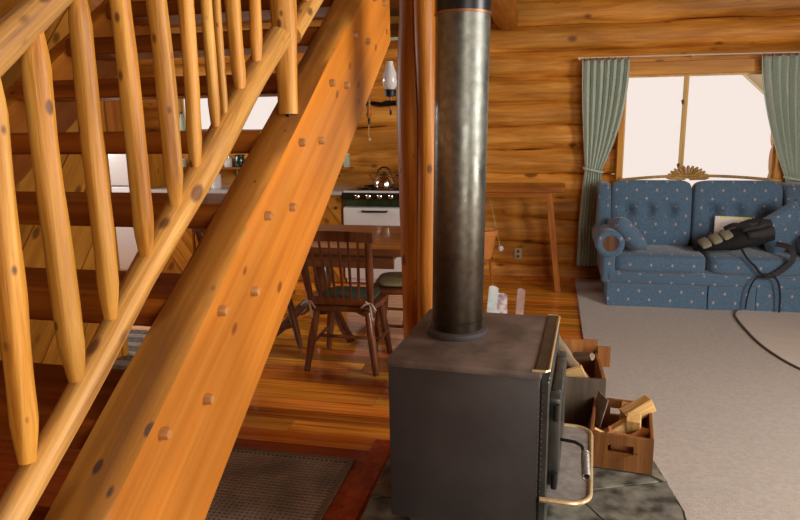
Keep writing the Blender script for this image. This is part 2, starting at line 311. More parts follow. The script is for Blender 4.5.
# ------------------------------------------------------------------ object helpers
WM = {}
def thing(name, label, cat, loc=(0, 0, 0), rz=0.0, group=None, kind=None):
    o = bpy.data.objects.new(name, None); C.objects.link(o); o.empty_display_size = 0.1
    m = Matrix.Translation(loc) @ Matrix.Rotation(rz, 4, 'Z'); o.matrix_basis = m; WM[o] = m
    if label: o['label'] = label
    if cat: o['category'] = cat
    if group: o['group'] = group
    if kind: o['kind'] = kind
    return o
def smooth_mesh(me, ang=35):
    for p in me.polygons: p.use_smooth = True
    try: me.set_sharp_from_angle(angle=radians(ang))
    except Exception: pass
def link(name, me, parent=None, M=None, label=None):
    o = bpy.data.objects.new(name, me); C.objects.link(o)
    M = M or Matrix.Identity(4); WM[o] = M
    if parent: o.parent = parent; o.matrix_basis = WM[parent].inverted() @ M
    else: o.matrix_basis = M
    if label: o['label'] = label
    return o
def obj(name, bm, mat, parent=None, M=None, smooth=True, ang=35, label=None, local=False, recalc=True):
    """bm is in M's local space (M = world matrix). local=True: bm is in the parent's space."""
    if recalc: bmesh.ops.recalc_face_normals(bm, faces=bm.faces)
    me = bpy.data.meshes.new(name); bm.to_mesh(me); bm.free()
    for m in (mat if isinstance(mat, (list, tuple)) else [mat]): me.materials.append(MT[m])
    if smooth: smooth_mesh(me, ang)
    if local and parent: M = WM[parent] @ (M or Matrix.Identity(4))
    return link(name, me, parent, M, label)
def tag(o, label=None, cat=None, group=None, kind=None):
    for k, v in (('label', label), ('category', cat), ('group', group), ('kind', kind)):
        if v: o[k] = v
    return o
def dup(root, loc=None, rz=0.0, label=None, group=None):
    r = root.copy(); C.objects.link(r)
    if loc is not None:
        m = Matrix.Translation(loc) @ Matrix.Rotation(rz, 4, 'Z'); r.matrix_basis = m; WM[r] = m
    if label: r['label'] = label
    if group: r['group'] = group
    for ch in [c for c in bpy.data.objects if c.parent == root]:
        c = ch.copy(); C.objects.link(c); c.parent = r
        for g in [c2 for c2 in bpy.data.objects if c2.parent == ch]:
            d = g.copy(); C.objects.link(d); d.parent = c
    return r
def beam(name, p0, p1, w, h, mat, parent=None, bev=0.004, hint=V((0, 0, 1)), label=None, local=False):
    """rectangular piece with its grain along p0->p1; w across, h along hint"""
    p0, p1 = V(p0), V(p1); d = p1-p0; L = d.length
    M = Matrix.Translation(p0) @ frame(d, hint)
    b = bmesh.new(); bx(b, (0, 0, L/2), (w, h, L), bev)
    return obj(name, b, mat, parent, M, local=local, label=label)
def pole(name, p0, p1, r0, r1, mat, parent=None, seg=14, seed=0, wob=0.05, bend=0.0, taper=0.0, label=None, local=False, rows=None, fr=2.2, sx=1.0):
    p0, p1 = V(p0), V(p1); d = p1-p0
    M = Matrix.Translation(p0) @ frame(d)
    b = bmesh.new(); rough_log(b, d.length, r0, r1, seg, rows, wob, bend, seed, taper=taper, fr=fr, sx=sx)
    return obj(name, b, mat, parent, M, ang=70, local=local, label=label)
def boxuv(o):
    me = o.data; uvl = me.uv_layers.new(name='UVMap')
    for p in me.polygons:
        n = p.normal; ax = max(range(3), key=lambda i: abs(n[i]))
        for li in p.loop_indices:
            v = me.vertices[me.loops[li].vertex_index].co
            uvl.data[li].uv = (v.y, v.z) if ax == 0 else ((v.x, v.z) if ax == 1 else (v.x, v.y))
    return o

# ================================================================== SETTING
WY = 6.75
# --- floor
fl = thing('floor', 'varnished plank floor of mixed red brown and honey boards', None, (0, 0, 0), kind='structure')
b = bmesh.new(); bx(b, (-0.9, 2.4, -0.06), (9.4, 9.0, 0.08)); obj('subfloor', b, 'darkwood', fl)
PW = 0.128; y = 1.35; row = 0
meshes = {}
while y < WY-0.01:
    lim = 0.30 if True else 0
    xs = [-5.3]; x = -5.3+random.uniform(0.8, 2.6)
    while x < lim-0.5: xs.append(x); x += random.uniform(1.5, 3.2)
    xs.append(lim)
    for a, c_ in zip(xs, xs[1:]):
        Lb = c_-a-0.003
        if y < 2.86:
            if a > -1.56 and c_ < -0.6: continue
        M = Matrix.Translation((a, y+PW/2, -0.011)) @ frame((1, 0, 0))
        bb = bmesh.new(); bx(bb, (0, 0, Lb/2), (PW-0.003, 0.02, Lb), 0.0015)
        red = (y < 2.86)  # rows by the mat: shade put into the board colour as darker red
        obj('floor_board', bb, 'floor_red' if red else 'floor', fl, M, smooth=False)
    y += PW; row += 1
# --- back log wall
wb = thing('wall_back', 'back wall of stacked horizontal peeled logs', None, (0, WY, 0), kind='structure')
PIT, J0 = 0.234, 2.46
W1 = (0.62, 1.99)      # window_1 x-range behind the sofa
W2 = (-4.06, -2.12)    # window_2 x-range over the kitchen counter
b = bmesh.new(); bx(b, (-4.78, WY+0.20, 1.4), (1.36, 0.04, 3.0)); bx(b, (-0.75, WY+0.20, 1.4), (2.66, 0.04, 3.0)); bx(b, (3.1, WY+0.20, 1.4), (2.14, 0.04, 3.0))
bx(b, (1.305, WY+0.20, 0.4), (1.5, 0.04, 0.82)); bx(b, (1.305, WY+0.20, 2.5), (1.5, 0.04, 0.95)); bx(b, (-3.09, WY+0.20, 0.75), (2.05, 0.04, 1.5)); bx(b, (-3.09, WY+0.20, 2.5), (2.05, 0.04, 0.98))
obj('sheathing', b, 'darkwood', wb)
k = -11
while J0+k*PIT < 2.9:
    z0 = J0+k*PIT; zc = z0+PIT/2
    spans = [(-5.4, 3.7)]
    def cut(sp, a, c_):
        out = []
        for s0, s1 in sp:
            if a <= s0 and c_ >= s1: continue
            if a > s0 and a < s1: out.append((s0, a)); s0 = None
            if c_ > (s0 if s0 is not None else -99) and c_ < s1: out.append((c_, s1)); s0 = 'x'
            if s0 not in (None, 'x'): out.append((s0, s1))
        return out
    if 0.8 < zc < 1.97: spans = cut(spans, *W1)
    if 1.52 < zc < 1.97: spans = cut(spans, *W2)
    for s0, s1 in spans:
        pole('log', (s0, WY+0.075, zc), (s1, WY+0.075, zc), 0.127, 0.124, 'log', wb, seg=24, sx=0.62, seed=k*3.7+s0, wob=0.035, rows=max(6, int((s1-s0)/0.16)), fr=0.9)
    k += 1
# --- other walls, ceiling
MT['plaster'] = plain('pale_board_wall', (0.20, 0.11, 0.05), 0.7, 0, 0.15, 3)
b = bmesh.new(); bx(b, (3.62, 2.4, 0.47), (0.12, 9.0, 0.94)); bx(b, (3.62, 2.4, 2.62), (0.12, 9.0, 0.65)); bx(b, (3.62, -0.8, 1.62), (0.12, 2.6, 1.36)); bx(b, (3.62, 5.1, 1.62), (0.12, 3.6, 1.36)); tag(obj('wall_right', b, 'plaster'), 'plain board wall with a wide window opening', kind='structure')
b = bmesh.new(); bx(b, (-0.9, -2.06, 0.45), (9.2, 0.12, 0.9)); bx(b, (-0.9, -2.06, 2.7), (9.2, 0.12, 0.5)); bx(b, (-2.2, -2.06, 1.7), (6.6, 0.12, 1.6)); bx(b, (3.45, -2.06, 1.7), (0.3, 0.12, 1.6)); tag(obj('wall_front', b, 'plaster'), 'plain board wall behind the viewer', kind='structure')
b = bmesh.new(); bx(b, (-5.36, 2.4, 1.45), (0.12, 9.0, 3.0)); tag(obj('wall_left', b, 'cabinet'), 'wooden wall beyond the kitchen', kind='structure')
ce = thing('ceiling', 'boarded wooden ceiling', None, (0, 0, 2.9), kind='structure')
b = bmesh.new(); bx(b, (-0.9, 2.4, 2.97), (9.2, 9.0, 0.1)); obj('ceiling_board', b, 'ceiling', ce)
b = bmesh.new(); bx(b, (-2.9, 5.05, 2.63), (4.8, 3.3, 0.06)); obj('loft_underside', b, 'ceiling', ce)
t = pole('ceiling_beam', (-0.46, 3.4, 2.55), (-0.46, 6.78, 2.55), 0.125, 0.12, 'postlight', None, seg=18, seed=51, wob=0.04)
tag(t, 'round log beam meeting the back wall at the top behind the stove pipe', 'beam')

# --- window 1 (behind the sofa)
w1 = thing('window_1', 'wide bright window in pine frame behind the blue sofa', None, (1.3, WY, 1.4), kind='structure')
Z0, Z1 = 0.82, 1.975
beam('window_header', (W1[0]-0.08, WY-0.045, 2.03), (W1[1]+0.08, WY-0.045, 2.03), 0.115, 0.03, 'header', w1, hint=V((0, 1, 0)))
beam('window_sill', (W1[0]-0.05, WY-0.02, Z0-0.01), (W1[1]+0.05, WY-0.02, Z0-0.01), 0.04, 0.16, 'header', w1, hint=V((0, 1, 0)))
beam('window_jamb', (W1[0]+0.005, WY-0.02, Z0), (W1[0]+0.005, WY-0.02, Z1), 0.05, 0.14, 'header', w1, hint=V((0, 1, 0)))
beam('window_jamb', (W1[1]+0.06, WY-0.02, Z0), (W1[1]+0.06, WY-0.02, Z1), 0.10, 0.14, 'header', w1, hint=V((0, 1, 0)))
XM = 1.195
for a, c_ in ((W1[0]+0.03, XM), (XM, W1[1]+0.01)):
    fr = bmesh.new()
    t_ = 0.022
    for (x0, x1, z0, z1) in ((a, a+t_, Z0+0.01, Z1), (c_-t_, c_, Z0+0.01, Z1), (a+t_, c_-t_, Z1-t_, Z1), (a+t_, c_-t_, Z0+0.01, Z0+0.04)):
        bx(fr, ((x0+x1)/2, WY+0.03, (z0+z1)/2), (x1-x0, 0.03, z1-z0), 0.003)
    s = obj('sash', fr, 'sash', w1)
    p = bmesh.new(); bx(p, ((a+c_)/2, WY+0.035, (Z0+Z1)/2), (c_-a-2*t_, 0.005, Z1-Z0-0.05)); obj('pane', p, 'glass', s)
for z in (1.13, 1.72):
    b = bmesh.new(); bx(b, (XM-0.022, WY+0.008, z), (0.018, 0.015, 0.045), 0.003); bx(b, (XM-0.032, WY-0.002, z+0.008), (0.012, 0.012, 0.028), 0.003); obj('window_catch', b, 'iron', w1)
# outside brace of the porch roof
br = thing('porch_brace', 'pale yellow timber gable brace outside the window upper right corner', 'brace', (2.6, 8.6, 0.0))
beam('post', (2.75, 8.6, -0.3), (2.75, 8.6, 2.6), 0.12, 0.12, 'outwood', br)
beam('diagonal', (2.0, 8.6, 2.25), (2.75, 8.6, 1.55), 0.12, 0.12, 'outwood', br)
beam('cross_beam', (1.9, 8.6, 2.36), (3.6, 8.6, 2.36), 0.14, 0.16, 'outwood', br)

# --- window 2 (kitchen)
w2 = thing('window_2', 'bright kitchen window above the counter seen past the stair', None, (-3.1, WY, 1.7), kind='structure')
Z0, Z1 = 1.46, 2.0
beam('window_header', (W2[0]-0.05, WY-0.04, Z1+0.02), (W2[1]+0.05, WY-0.04, Z1+0.02), 0.08, 0.05, 'sash', w2, hint=V((0, 1, 0)))
beam('window_sill', (W2[0]-0.05, WY-0.04, Z0), (W2[1]+0.05, WY-0.04, Z0), 0.04, 0.14, 'sash', w2, hint=V((0, 1, 0)))
for xx in (W2[0]+0.01, W2[1]-0.01): beam('window_jamb', (xx, WY-0.02, Z0), (xx, WY-0.02, Z1), 0.06, 0.1, 'sash', w2, hint=V((0, 1, 0)))
ed = [W2[0]+0.04, -3.83, -3.52, -2.82, W2[1]-0.04]
for a, c_ in zip(ed, ed[1:]):
    fr = bmesh.new(); t_ = 0.028
    for (x0, x1, z0, z1) in ((a, a+t_, Z0, Z1), (c_-t_, c_, Z0, Z1), (a+t_, c_-t_, Z1-t_, Z1), (a+t_, c_-t_, Z0+0.02, Z0+0.045)):
        bx(fr, ((x0+x1)/2, WY+0.03, (z0+z1)/2), (x1-x0, 0.03, z1-z0), 0.003)
    s = obj('sash', fr, 'sash', w2)
    p = bmesh.new(); bx(p, ((a+c_)/2, WY+0.035, (Z0+Z1)/2), (c_-a-2*t_, 0.005, Z1-Z0-0.05)); obj('pane', p, 'glass', s)
# --- diagonal-board partition left of the stair
def clip(poly, nx, ny, d):
    out = []
    for i in range(len(poly)):
        p, q = poly[i], poly[(i+1) % len(poly)]; a = nx*p[0]+ny*p[1]-d; c_ = nx*q[0]+ny*q[1]-d
        if a <= 0: out.append(p)
        if (a < 0 < c_) or (c_ < 0 < a): f = a/(a-c_); out.append((p[0]+(q[0]-p[0])*f, p[1]+(q[1]-p[1])*f))
    return out
def boards(parent, name, u0, u1, v0, v1, ang, wd, to_world, normal, thick, mat, gap=0.004):
    """diagonal boards filling a rectangle; to_world(u,v)->Vector"""
    dx, dy = cos(ang), sin(ang); nx, ny = -dy, dx
    cs = [nx*u+ny*v for u in (u0, u1) for v in (v0, v1)]; s = math.floor(min(cs)/wd)*wd
    while s < max(cs):
        poly = [(u0, v0), (u1, v0), (u1, v1), (u0, v1)]
        poly = clip(poly, nx, ny, s+wd-gap); poly = clip(poly, -nx, -ny, -(s))
        if len(poly) >= 3:
            ar = 0.5*abs(sum(poly[i][0]*poly[(i+1) % len(poly)][1]-poly[(i+1) % len(poly)][0]*poly[i][1] for i in range(len(poly))))
            if ar > 0.0008:
                o3 = to_world(*poly[0]); d3 = (to_world(dx, dy)-to_world(0, 0)); M = Matrix.Translation(o3) @ frame(d3, V(normal)); Mi = M.inverted()
                t = bmesh.new(); A = [t.verts.new(Mi @ to_world(*p)) for p in poly]; B = [t.verts.new(Mi @ (to_world(*p)+V(normal)*thick)) for p in poly]; n = len(poly)
                t.faces.new(A[::-1]); t.faces.new(B)
                for i in range(n): t.faces.new((A[i], A[(i+1) % n], B[(i+1) % n], B[i]))
                obj(name, t, mat, parent, M, smooth=False)
        s += wd
wp = thing('wall_partition', 'knotty pine partition with diagonal boards left of the stair', None, (-2.95, 2.4, 0), kind='structure')
b = bmesh.new(); bx(b, (-2.96, 1.42, 1.3), (0.08, 4.84, 2.6)); obj('partition_core', b, 'cabinet', wp)
boards(wp, 'board', 0.2, 3.84, 0.0, 2.6, radians(48), 0.24, lambda u, v: V((-2.92, u, v)), (1, 0, 0), 0.02, 'pine', 0.010)
beam('corner_trim', (-2.93, 3.87, 0), (-2.93, 3.87, 2.6), 0.10, 0.06, 'pine', wp, hint=V((0, 1, 0)))

# ================================================================== STAIRCASE
def zt(y): return 1.600+(y-1.93)*0.655      # top edge of the near stringer
tr_y = [0.335, 0.615, 0.895, 1.175, 1.445, 1.73, 2.005, 2.305, 2.61, 2.90]
tr_z = [0.425, 0.612, 0.80, 0.99, 1.165, 1.352, 1.54, 1.728, 1.915, 2.10]
stc = thing('staircase', 'open tread staircase of heavy orange timber rising away on the left', 'staircase', (-1.38, 0.2, 0))
sd = V((0, 1, 0.655)).normalized()
def stringer(x0, x1, ya, yb, dep, zoff, mats, seed, endcut=None):
    Mf = Matrix.Translation((x1, ya, zt(ya)+zoff-dep/2)) @ frame(sd, V((0, -0.655, 1))); Mi = Mf.inverted()
    t = bmesh.new(); n = 44; rings = []
    for i in range(n+1):
        yy = ya+(yb-ya)*i/n
        top = zt(yy)+zoff; bot = top-dep
        if endcut: bot = max(bot, 0.0)
        q = lambda s, a: a*noise.noise(V((seed+s, yy*2.3, s*1.7)))
        c = 0.012
        bot = max(bot, 0.0)
        prof = [(x0+c+q(1, .01), top+q(2, .012)), (x0*0.62+x1*0.38, top+q(7, .010)+0.004), (x0*0.3+x1*0.7, top+q(3, .012)+0.002), (x1-c*0.9+q(5, .01), top-0.001+q(4, .012)), (x1, top-c+q(4, .012)), (x1, top-dep*0.35), (x1, top-dep*0.7), (x1, bot+0.008), (x1-0.008, bot), (x0+0.008, bot), (x0, bot+0.008), (x0, top-c)]
        rings.append([Mi @ V((px, yy, pz)) for px, pz in prof])
    ring_skin(t, rings, True); bmesh.ops.recalc_face_normals(t, faces=t.faces)
    mi = Mi.to_3x3()
    upl = mi @ V((0, -0.655, 1)).normalized()
    for f in t.faces:
        f.material_index = 1 if f.normal.dot(upl) > 0.75 else 0
    return obj('stringer', t, mats, stc, Mf, ang=50)
near = stringer(-0.868, -0.75, -0.55, 3.12, 0.432, 0.0, ('stringer', 'stringer_top'), 1.0)
far = stringer(-2.08, -1.99, -0.55, 3.12, 0.30, -0.165+0.10, ('stringer', 'stringer'), 20.0)
far['label'] = 'shaded far side stringer'
for i, (yy, zz) in enumerate(zip(tr_y, tr_z)):
    beam('tread', (-1.985, yy+0.005, zz), (-0.852, yy+0.005, zz), 0.068, 0.27, 'tread', stc, bev=0.008, hint=V((0, 1, 0)))
    for dy in (-0.085+(0.008 if i > 6 else 0), 0.09):
        b = bmesh.new(); lathe(b, [(0.0125, -0.03), (0.0125, 0.014), (0.0095, 0.020)], 12)
        obj('peg', b, 'peg', near, Matrix.Translation((-0.752, yy+dy, zz+random.uniform(-.004, .004))) @ Matrix.Rotation(pi/2, 4, 'Y'))
# railing of peeled poles
RX = -0.80
rl = thing('stair_railing', 'peeled pole railing with pine balusters along the near side of the stair', 'railing', (RX, 0.2, 1.0))
def zr(y): return 1.142+(y-0.938)*0.736 if y < 1.52 else 1.570+(y-1.52)*0.69
def zh(y): return 1.742+(y-0.90)*0.73
b = bmesh.new()
def polepath(pts, r, seg, seed, wob):
    P = [V(p) for p in pts]; t = bmesh.new(); n = len(P); d0 = (P[-1]-P[0]).normalized(); F = frame(d0).to_3x3(); X, Y = F @ V((1, 0, 0)), F @ V((0, 1, 0)); rings = []
    for i, p in enumerate(P):
        rr = r[i] if isinstance(r, list) else r
        rings.append([p+(X*cos(2*pi*k/seg)+Y*sin(2*pi*k/seg))*rr*(1+wob*noise.noise(V((cos(2*pi*k/seg)+seed, sin(2*pi*k/seg), i*0.35)))*2) for k in range(seg)])
    M = Matrix.Translation(P[0]) @ frame(d0); Mi = M.inverted()
    ring_skin(t, [[Mi @ v for v in r_] for r_ in rings])
    return t, M
ys = [-0.3+i*(1.915+0.3)/26 for i in range(27)]
t, M = polepath([(RX+0.004*sin(i), y, zr(y)) for i, y in enumerate(ys)], [0.026+0.010*min(1, max(0, (y-0.9)/0.6)) for y in ys], 16, 3.0, 0.10); obj('bottom_rail', t, 'rail', rl, M, ang=70)
ys = [-0.3+i*(1.93+0.3)/26 for i in range(27)]
t, M = polepath([(RX, y, zh(y)) for y in ys], 0.026, 16, 8.0, 0.10); obj('handrail', t, 'handrail', rl, M, ang=70)
ys = [2.02+i*(3.1-2.02)/14 for i in range(15)]
t, M = polepath([(RX, y, 1.862+(y-2.02)*0.66) for y in ys], 0.031, 14, 13.0, 0.07); obj('bottom_rail', t, 'rail', rl, M, ang=70)
t, M = polepath([(RX, y, zh(y)) for y in ys], 0.032, 14, 17.0, 0.07); obj('handrail', t, 'handrail', rl, M, ang=70)
bal = [((0.43, 0.79), (0.45, 1.36), .030), ((0.60, 0.91), (0.62, 1.47), .030), ((0.797, 1.08), (0.833, 1.62), .0245), ((0.927, 1.165), (0.932, 1.70), .0255), ((1.033, 1.245), (1.045, 1.80), .0225), ((1.163, 1.335), (1.157, 1.88), .0235),
       ((1.282, 1.425), (1.269, 1.96), .0235), ((1.38, 1.495), (1.398, 2.04), .021), ((1.491, 1.575), (1.502, 2.11), .0165), ((1.535, 1.595), (1.552, 2.14), .013), ((1.63, 1.665), (1.654, 2.21), .0225), ((1.745, 1.75), (1.757, 2.29), .0195),
       ((2.14, 1.98), (2.15, 2.56), .021), ((2.27, 2.06), (2.28, 2.65), .021), ((2.42, 2.16), (2.43, 2.75), .021)]
for i, ((y0, z0), (y1, z1), r) in enumerate(bal):
    z1 = zh(y1)-0.01
    pole('baluster', (RX+0.004, y0, z0), (RX, y1, z1), r*0.84, r*0.86, 'pole', rl, 16, seed=i*5.3+2, wob=0.09, bend=random.uniform(-.008, .008), taper=0.06, fr=5, rows=int((z1-z0)/0.022))
pole('newel_post', (RX+0.005, 1.955, 1.622), (RX, 1.985, 2.75), 0.033, 0.052, 'pole', rl, 18, seed=77, wob=0.10, taper=0.0, fr=5, rows=40)
b = bmesh.new(); lathe(b, [(0.010, 0), (0.010, 0.03)], 10, (RX+0.005, 1.955, 1.602)); obj('bolt', b, 'iron', rl)

# ================================================================== POST beside the stair head
ps = thing('support_post', 'peeled log post from floor to loft between stair and stove pipe', 'post', (-0.70, 3.5, 0))
b = bmesh.new(); rough_log(b, 2.6, 0.105, 0.098, 20, 30, 0.03, seed=31, squash=0.9)
obj('post_log', b, 'post', ps, Matrix.Translation((-0.712, 3.52, 0)), ang=70)
b = bmesh.new(); rough_log(b, 2.6, 0.055, 0.052, 16, 30, 0.05, seed=35)
obj('side_log', b, 'postlight', ps, Matrix.Translation((-0.645, 3.445, 0)), ang=70, label='paler slim log fixed to the right face')

# ================================================================== HEARTH
he = thing('stone_hearth', 'grey green flagstone hearth under the black wood stove', 'hearth', (-0.1, 2.5, 0))
out = [(-0.70, 1.55), (-0.71, 2.86), (-0.62, 3.30), (0.20, 3.42), (0.40, 3.2), (0.50, 3.02), (0.56, 2.62), (0.545, 2.2), (0.50, 1.55)]
b = bmesh.new(); prism(b, out, 0.0, 0.018); obj('mortar_bed', b, 'mortar', he, smooth=False)
seeds = [(-0.60, 1.9), (-0.50, 2.30), (-0.60, 2.66), (-0.48, 3.05), (-0.2, 1.8), (-0.12, 2.3), (-0.1, 2.75), (-0.12, 3.2), (0.10, 1.9), (0.12, 2.40), (0.22, 2.88), (0.16, 3.22), (0.44, 1.8), (0.36, 2.56), (0.47, 2.24), (0.42, 3.1)]
for i, s in enumerate(seeds):
    poly = list(out)
    cx = sum(p[0] for p in out)/len(out); cy = sum(p[1] for p in out)/len(out)
    for j, q in enumerate(seeds):
        if i == j: continue
        nx, ny = q[0]-s[0], q[1]-s[1]; l = sqrt(nx*nx+ny*ny); nx /= l; ny /= l
        poly = clip(poly, nx, ny, nx*(s[0]+q[0])/2+ny*(s[1]+q[1])/2-0.003)
        if len(poly) < 3: break
    if len(poly) < 3: continue
    poly2 = []
    for a_ in range(len(poly)):
        p, q = V(poly[a_]), V(poly[(a_+1) % len(poly)]); l = (q-p).length; nn = max(1, int(l/0.06))
        for m_ in range(nn):
            v = p.lerp(q, m_/nn); sc = 0.985; v = V(s)+(v-V(s))*0.992
            poly2.append((v.x+0.010*noise.noise(V((v.x*14, v.y*14, i))), v.y+0.010*noise.noise(V((v.x*14, v.y*14, i+7)))))
    b = bmesh.new(); prism(b, poly2, 0.008, 0.028+0.004*random.random(), bev=0.001); obj('flagstone', b, 'slate', he, smooth=False)
HZ = 0.033

# ================================================================== WOOD STOVE
A = radians(-3.5)
st = thing('wood_stove', 'black steel wood stove with brass edged top standing on the stone hearth', 'stove', (-0.262, 2.497, HZ), A)
# local: +x = door side, -y = side facing the viewer. half sizes
HX, HY = 0.276, 0.335; TZ = 0.76-HZ
def L(name, bm, mat, par=st, **k): return obj(name, bm, mat, par, local=True, **k)
b = bmesh.new(); bx(b, (-0.005, 0, 0.40), (2*HX-0.010, 2*HY-0.02, TZ-0.115), 0.008, seg=2); L('body', b, 'cast')
b = bmesh.new()
bx(b, (-0.005, 0, TZ-0.016), (2*HX, 2*HY, 0.032), 0.010, seg=2); L('top_plate', b, 'casttop')
b = bmesh.new(); bx(b, (HX-0.008, 0, TZ+0.002), (0.038, 2*HY-0.015, 0.006), 0.002); L('front_strip', b, 'steelgrey')
b = bmesh.new(); tube(b, [(HX-0.036, -HY-0.001, TZ+0.004), (HX+0.008, -HY-0.001, TZ+0.004), (HX+0.019, -HY+0.012, TZ+0.004), (HX+0.019, HY-0.02, TZ+0.004), (HX+0.008, HY-0.002, TZ+0.004), (HX-0.03, HY, TZ+0.004)], 0.0048, 8); L('brass_edging', b, 'brass')
b = bmesh.new(); bx(b, (0, 0, 0.055), (2*HX-0.12, 2*HY-0.10, 0.11), 0.006); L('pedestal', b, 'cast')
# front face: frame, door, glass
b = bmesh.new()
for (y0, y1, z0, z1) in ((-HY+0.02, -HY+0.06, 0.10, TZ-0.04), (HY-0.06, HY-0.02, 0.10, TZ-0.04), (-HY+0.06, HY-0.06, TZ-0.11, TZ-0.04), (-HY+0.06, HY-0.06, 0.10, 0.24)):
    bx(b, (HX+0.006, (y0+y1)/2, (z0+z1)/2), (0.03, y1-y0, z1-z0), 0.004)
L('front_frame', b, 'steelgrey')
b = bmesh.new()
for (y0, y1, z0, z1) in ((-0.255, -0.17, 0.265, TZ-0.125), (0.17, 0.255, 0.265, TZ-0.125), (-0.17, 0.17, TZ-0.19, TZ-0.125), (-0.17, 0.17, 0.265, 0.33)):
    bx(b, (HX+0.034, (y0+y1)/2, (z0+z1)/2), (0.048, y1-y0, z1-z0), 0.008, seg=2)
door = L('stove_door', b, 'steelgrey')
b = bmesh.new(); bx(b, (HX+0.03, 0, 0.455), (0.008, 0.35, 0.30)); L('door_glass', b, 'firebox_glass', door)
b = bmesh.new()
for z in (0.30, 0.56):
    b = bmesh.new(); lathe(b, [(0.011, -0.03), (0.011, 0.03)], 12, (HX+0.045, -0.275, z)); L('hinge', b, 'iron', door)
# vertical perforated convection strip on near front edge
b = bmesh.new()
for i in range(26): bx(b, (HX-0.004, -HY+0.011, 0.13+i*0.021), (0.010, 0.006, 0.011), 0.002)
o = L('vent_slots', b, 'iron'); o['kind'] = 'stuff'
# ash lip
lip = []
x0, x1, y0, y1, rr = HX+0.0, HX+0.172, -0.325, 0.285, 0.075
lip = [(x0, y0)]+[(x1-rr+rr*sin(a_*pi/12), y0+rr-rr*cos(a_*pi/12)) for a_ in range(7)]+[(x1-rr+rr*cos(a_*pi/12), y1-rr+rr*sin(a_*pi/12)) for a_ in range(7)]+[(x0, y1)]
b = bmesh.new(); prism(b, lip, 0.238, 0.250); al = L('ash_lip', b, 'ash', smooth=False)
b = bmesh.new(); tube(b, [(x, y, 0.250) for x, y in lip], 0.0085, 8); L('brass_rim', b, 'brass', al)
# door handle with coiled spring grip
b = bmesh.new(); hp = [(HX+0.05, -0.12, 0.385), (HX+0.11, -0.13, 0.385), (HX+0.135, -0.15, 0.382), (HX+0.148, -0.20, 0.372), (HX+0.155, -0.31, 0.352)]
tube(b, hp, 0.0065, 8); h = L('door_handle', b, 'iron', door)
b = bmesh.new(); sp = []
p0, p1 = V(hp[3])-V((0, -0.02, 0)), V(hp[4])-V((0, 0.008, 0)); F = frame(p1-p0).to_3x3()
for i in range(14*10+1):
    a_ = i/10*2*pi; sp.append(p0.lerp(p1, i/140)+F @ V((cos(a_)*0.0125, sin(a_)*0.0125, 0)))
tube(b, sp, 0.0034, 6)
o = obj('spring_grip', b, 'spring', st, local=True, label='coiled steel spring grip'); 
b = bmesh.new(); lathe(b, [(0.118, 0), (0.122, 0.006), (0.122, 0.022), (0.108, 0.03)], 40, (-0.092, 0.02, TZ)); L('flue_collar', b, 'cast')
# pipe
PB = V((-0.350, 2.512, 0.80)); PT = V((-0.333, 2.517, 1.97))
pp = thing('stove_pipe', 'round steel stove pipe rising from the black stove to the ceiling', 'pipe', (PB.x, PB.y, 0.785))
MP = Matrix.Translation(PB-V((0, 0, 0.03))) @ frame(PT-PB)
b = bmesh.new(); n = 26; Lp = (PT-PB).length+0.03
lathe(b, [(0.098, 0), (0.1, 0.0), (0.1, 0.05), (0.103, 0.052), (0.103, 0.058), (0.1, 0.06)]+[(0.1, 0.06+(Lp-0.06)*i/6) for i in range(1, 7)], 56); obj('lower_pipe', b, 'pipe', pp, MP, ang=40)
b = bmesh.new(); lathe(b, [(0.099, Lp-0.004), (0.1035, Lp-0.004), (0.1035, Lp+0.005), (0.099, Lp+0.005)], 56); MT['copper'] = plain('copper_line', (0.28, 0.12, 0.06), 0.4, 0.6, 0.2, 20); obj('joint_ring', b, 'copper', pp, MP)
b = bmesh.new(); lathe(b, [(0.103, Lp+0.004), (0.103, Lp+0.10), (0.1055, Lp+0.102), (0.1055, Lp+0.11), (0.103, Lp+0.112), (0.103, Lp+0.95)], 56); MT['pipeblack'] = plain('black_pipe_enamel', (0.022, 0.022, 0.024), 0.3, 0.4, 0.2, 4); obj('upper_pipe', b, 'pipeblack', pp, MP, ang=40)

# ================================================================== CRATES + FIREWOOD
def crate(name, label, loc, rz, lx, ly, h, mats, slotends=True, th=0.014):
    t = thing(name, label, 'crate', loc, rz)
    def part(n, bm, m): return obj(n, bm, m, t, local=True)
    def slotted(y):
        bmm = bmesh.new(); s = 0.055; sz = h*0.24; zc = h*0.62
        for (x0, x1, z0, z1) in ((-lx/2, -s, 0, h), (s, lx/2, 0, h), (-s, s, 0, zc-sz/2), (-s, s, zc+sz/2, h)):
            bx(bmm, ((x0+x1)/2, y, (z0+z1)/2), (x1-x0, th*1.3, z1-z0))
        return bmm
    part('end_board', slotted(-ly/2), mats[0]); part('end_board', slotted(ly/2), mats[0])
    n = 3
    for sx in (-1, 1):
        for i in range(n):
            beam('side_slat', (sx*(lx/2-th/2), -ly/2+th*0.66, (i+0.5)*h/n), (sx*(lx/2-th/2), ly/2-th*0.66, (i+0.5)*h/n), th, h/n-0.004, mats[1], t, 0.002, local=True)
    for i in range(4):
        bmm = bmesh.new(); bx(bmm, (-lx/2+(i+0.5)*lx/4, 0, th/2+0.001), (lx/4-0.004, ly-th*1.4, th)); part('bottom_slat', bmm, mats[1])
    return t
R1 = radians(-6)
crate('firewood_crate', 'brown wooden crate with hand slot holding split firewood on the hearth edge', (0.362, 3.075, HZ+0.002), R1, 0.275, 0.40, 0.165, ('crate', 'crate'))
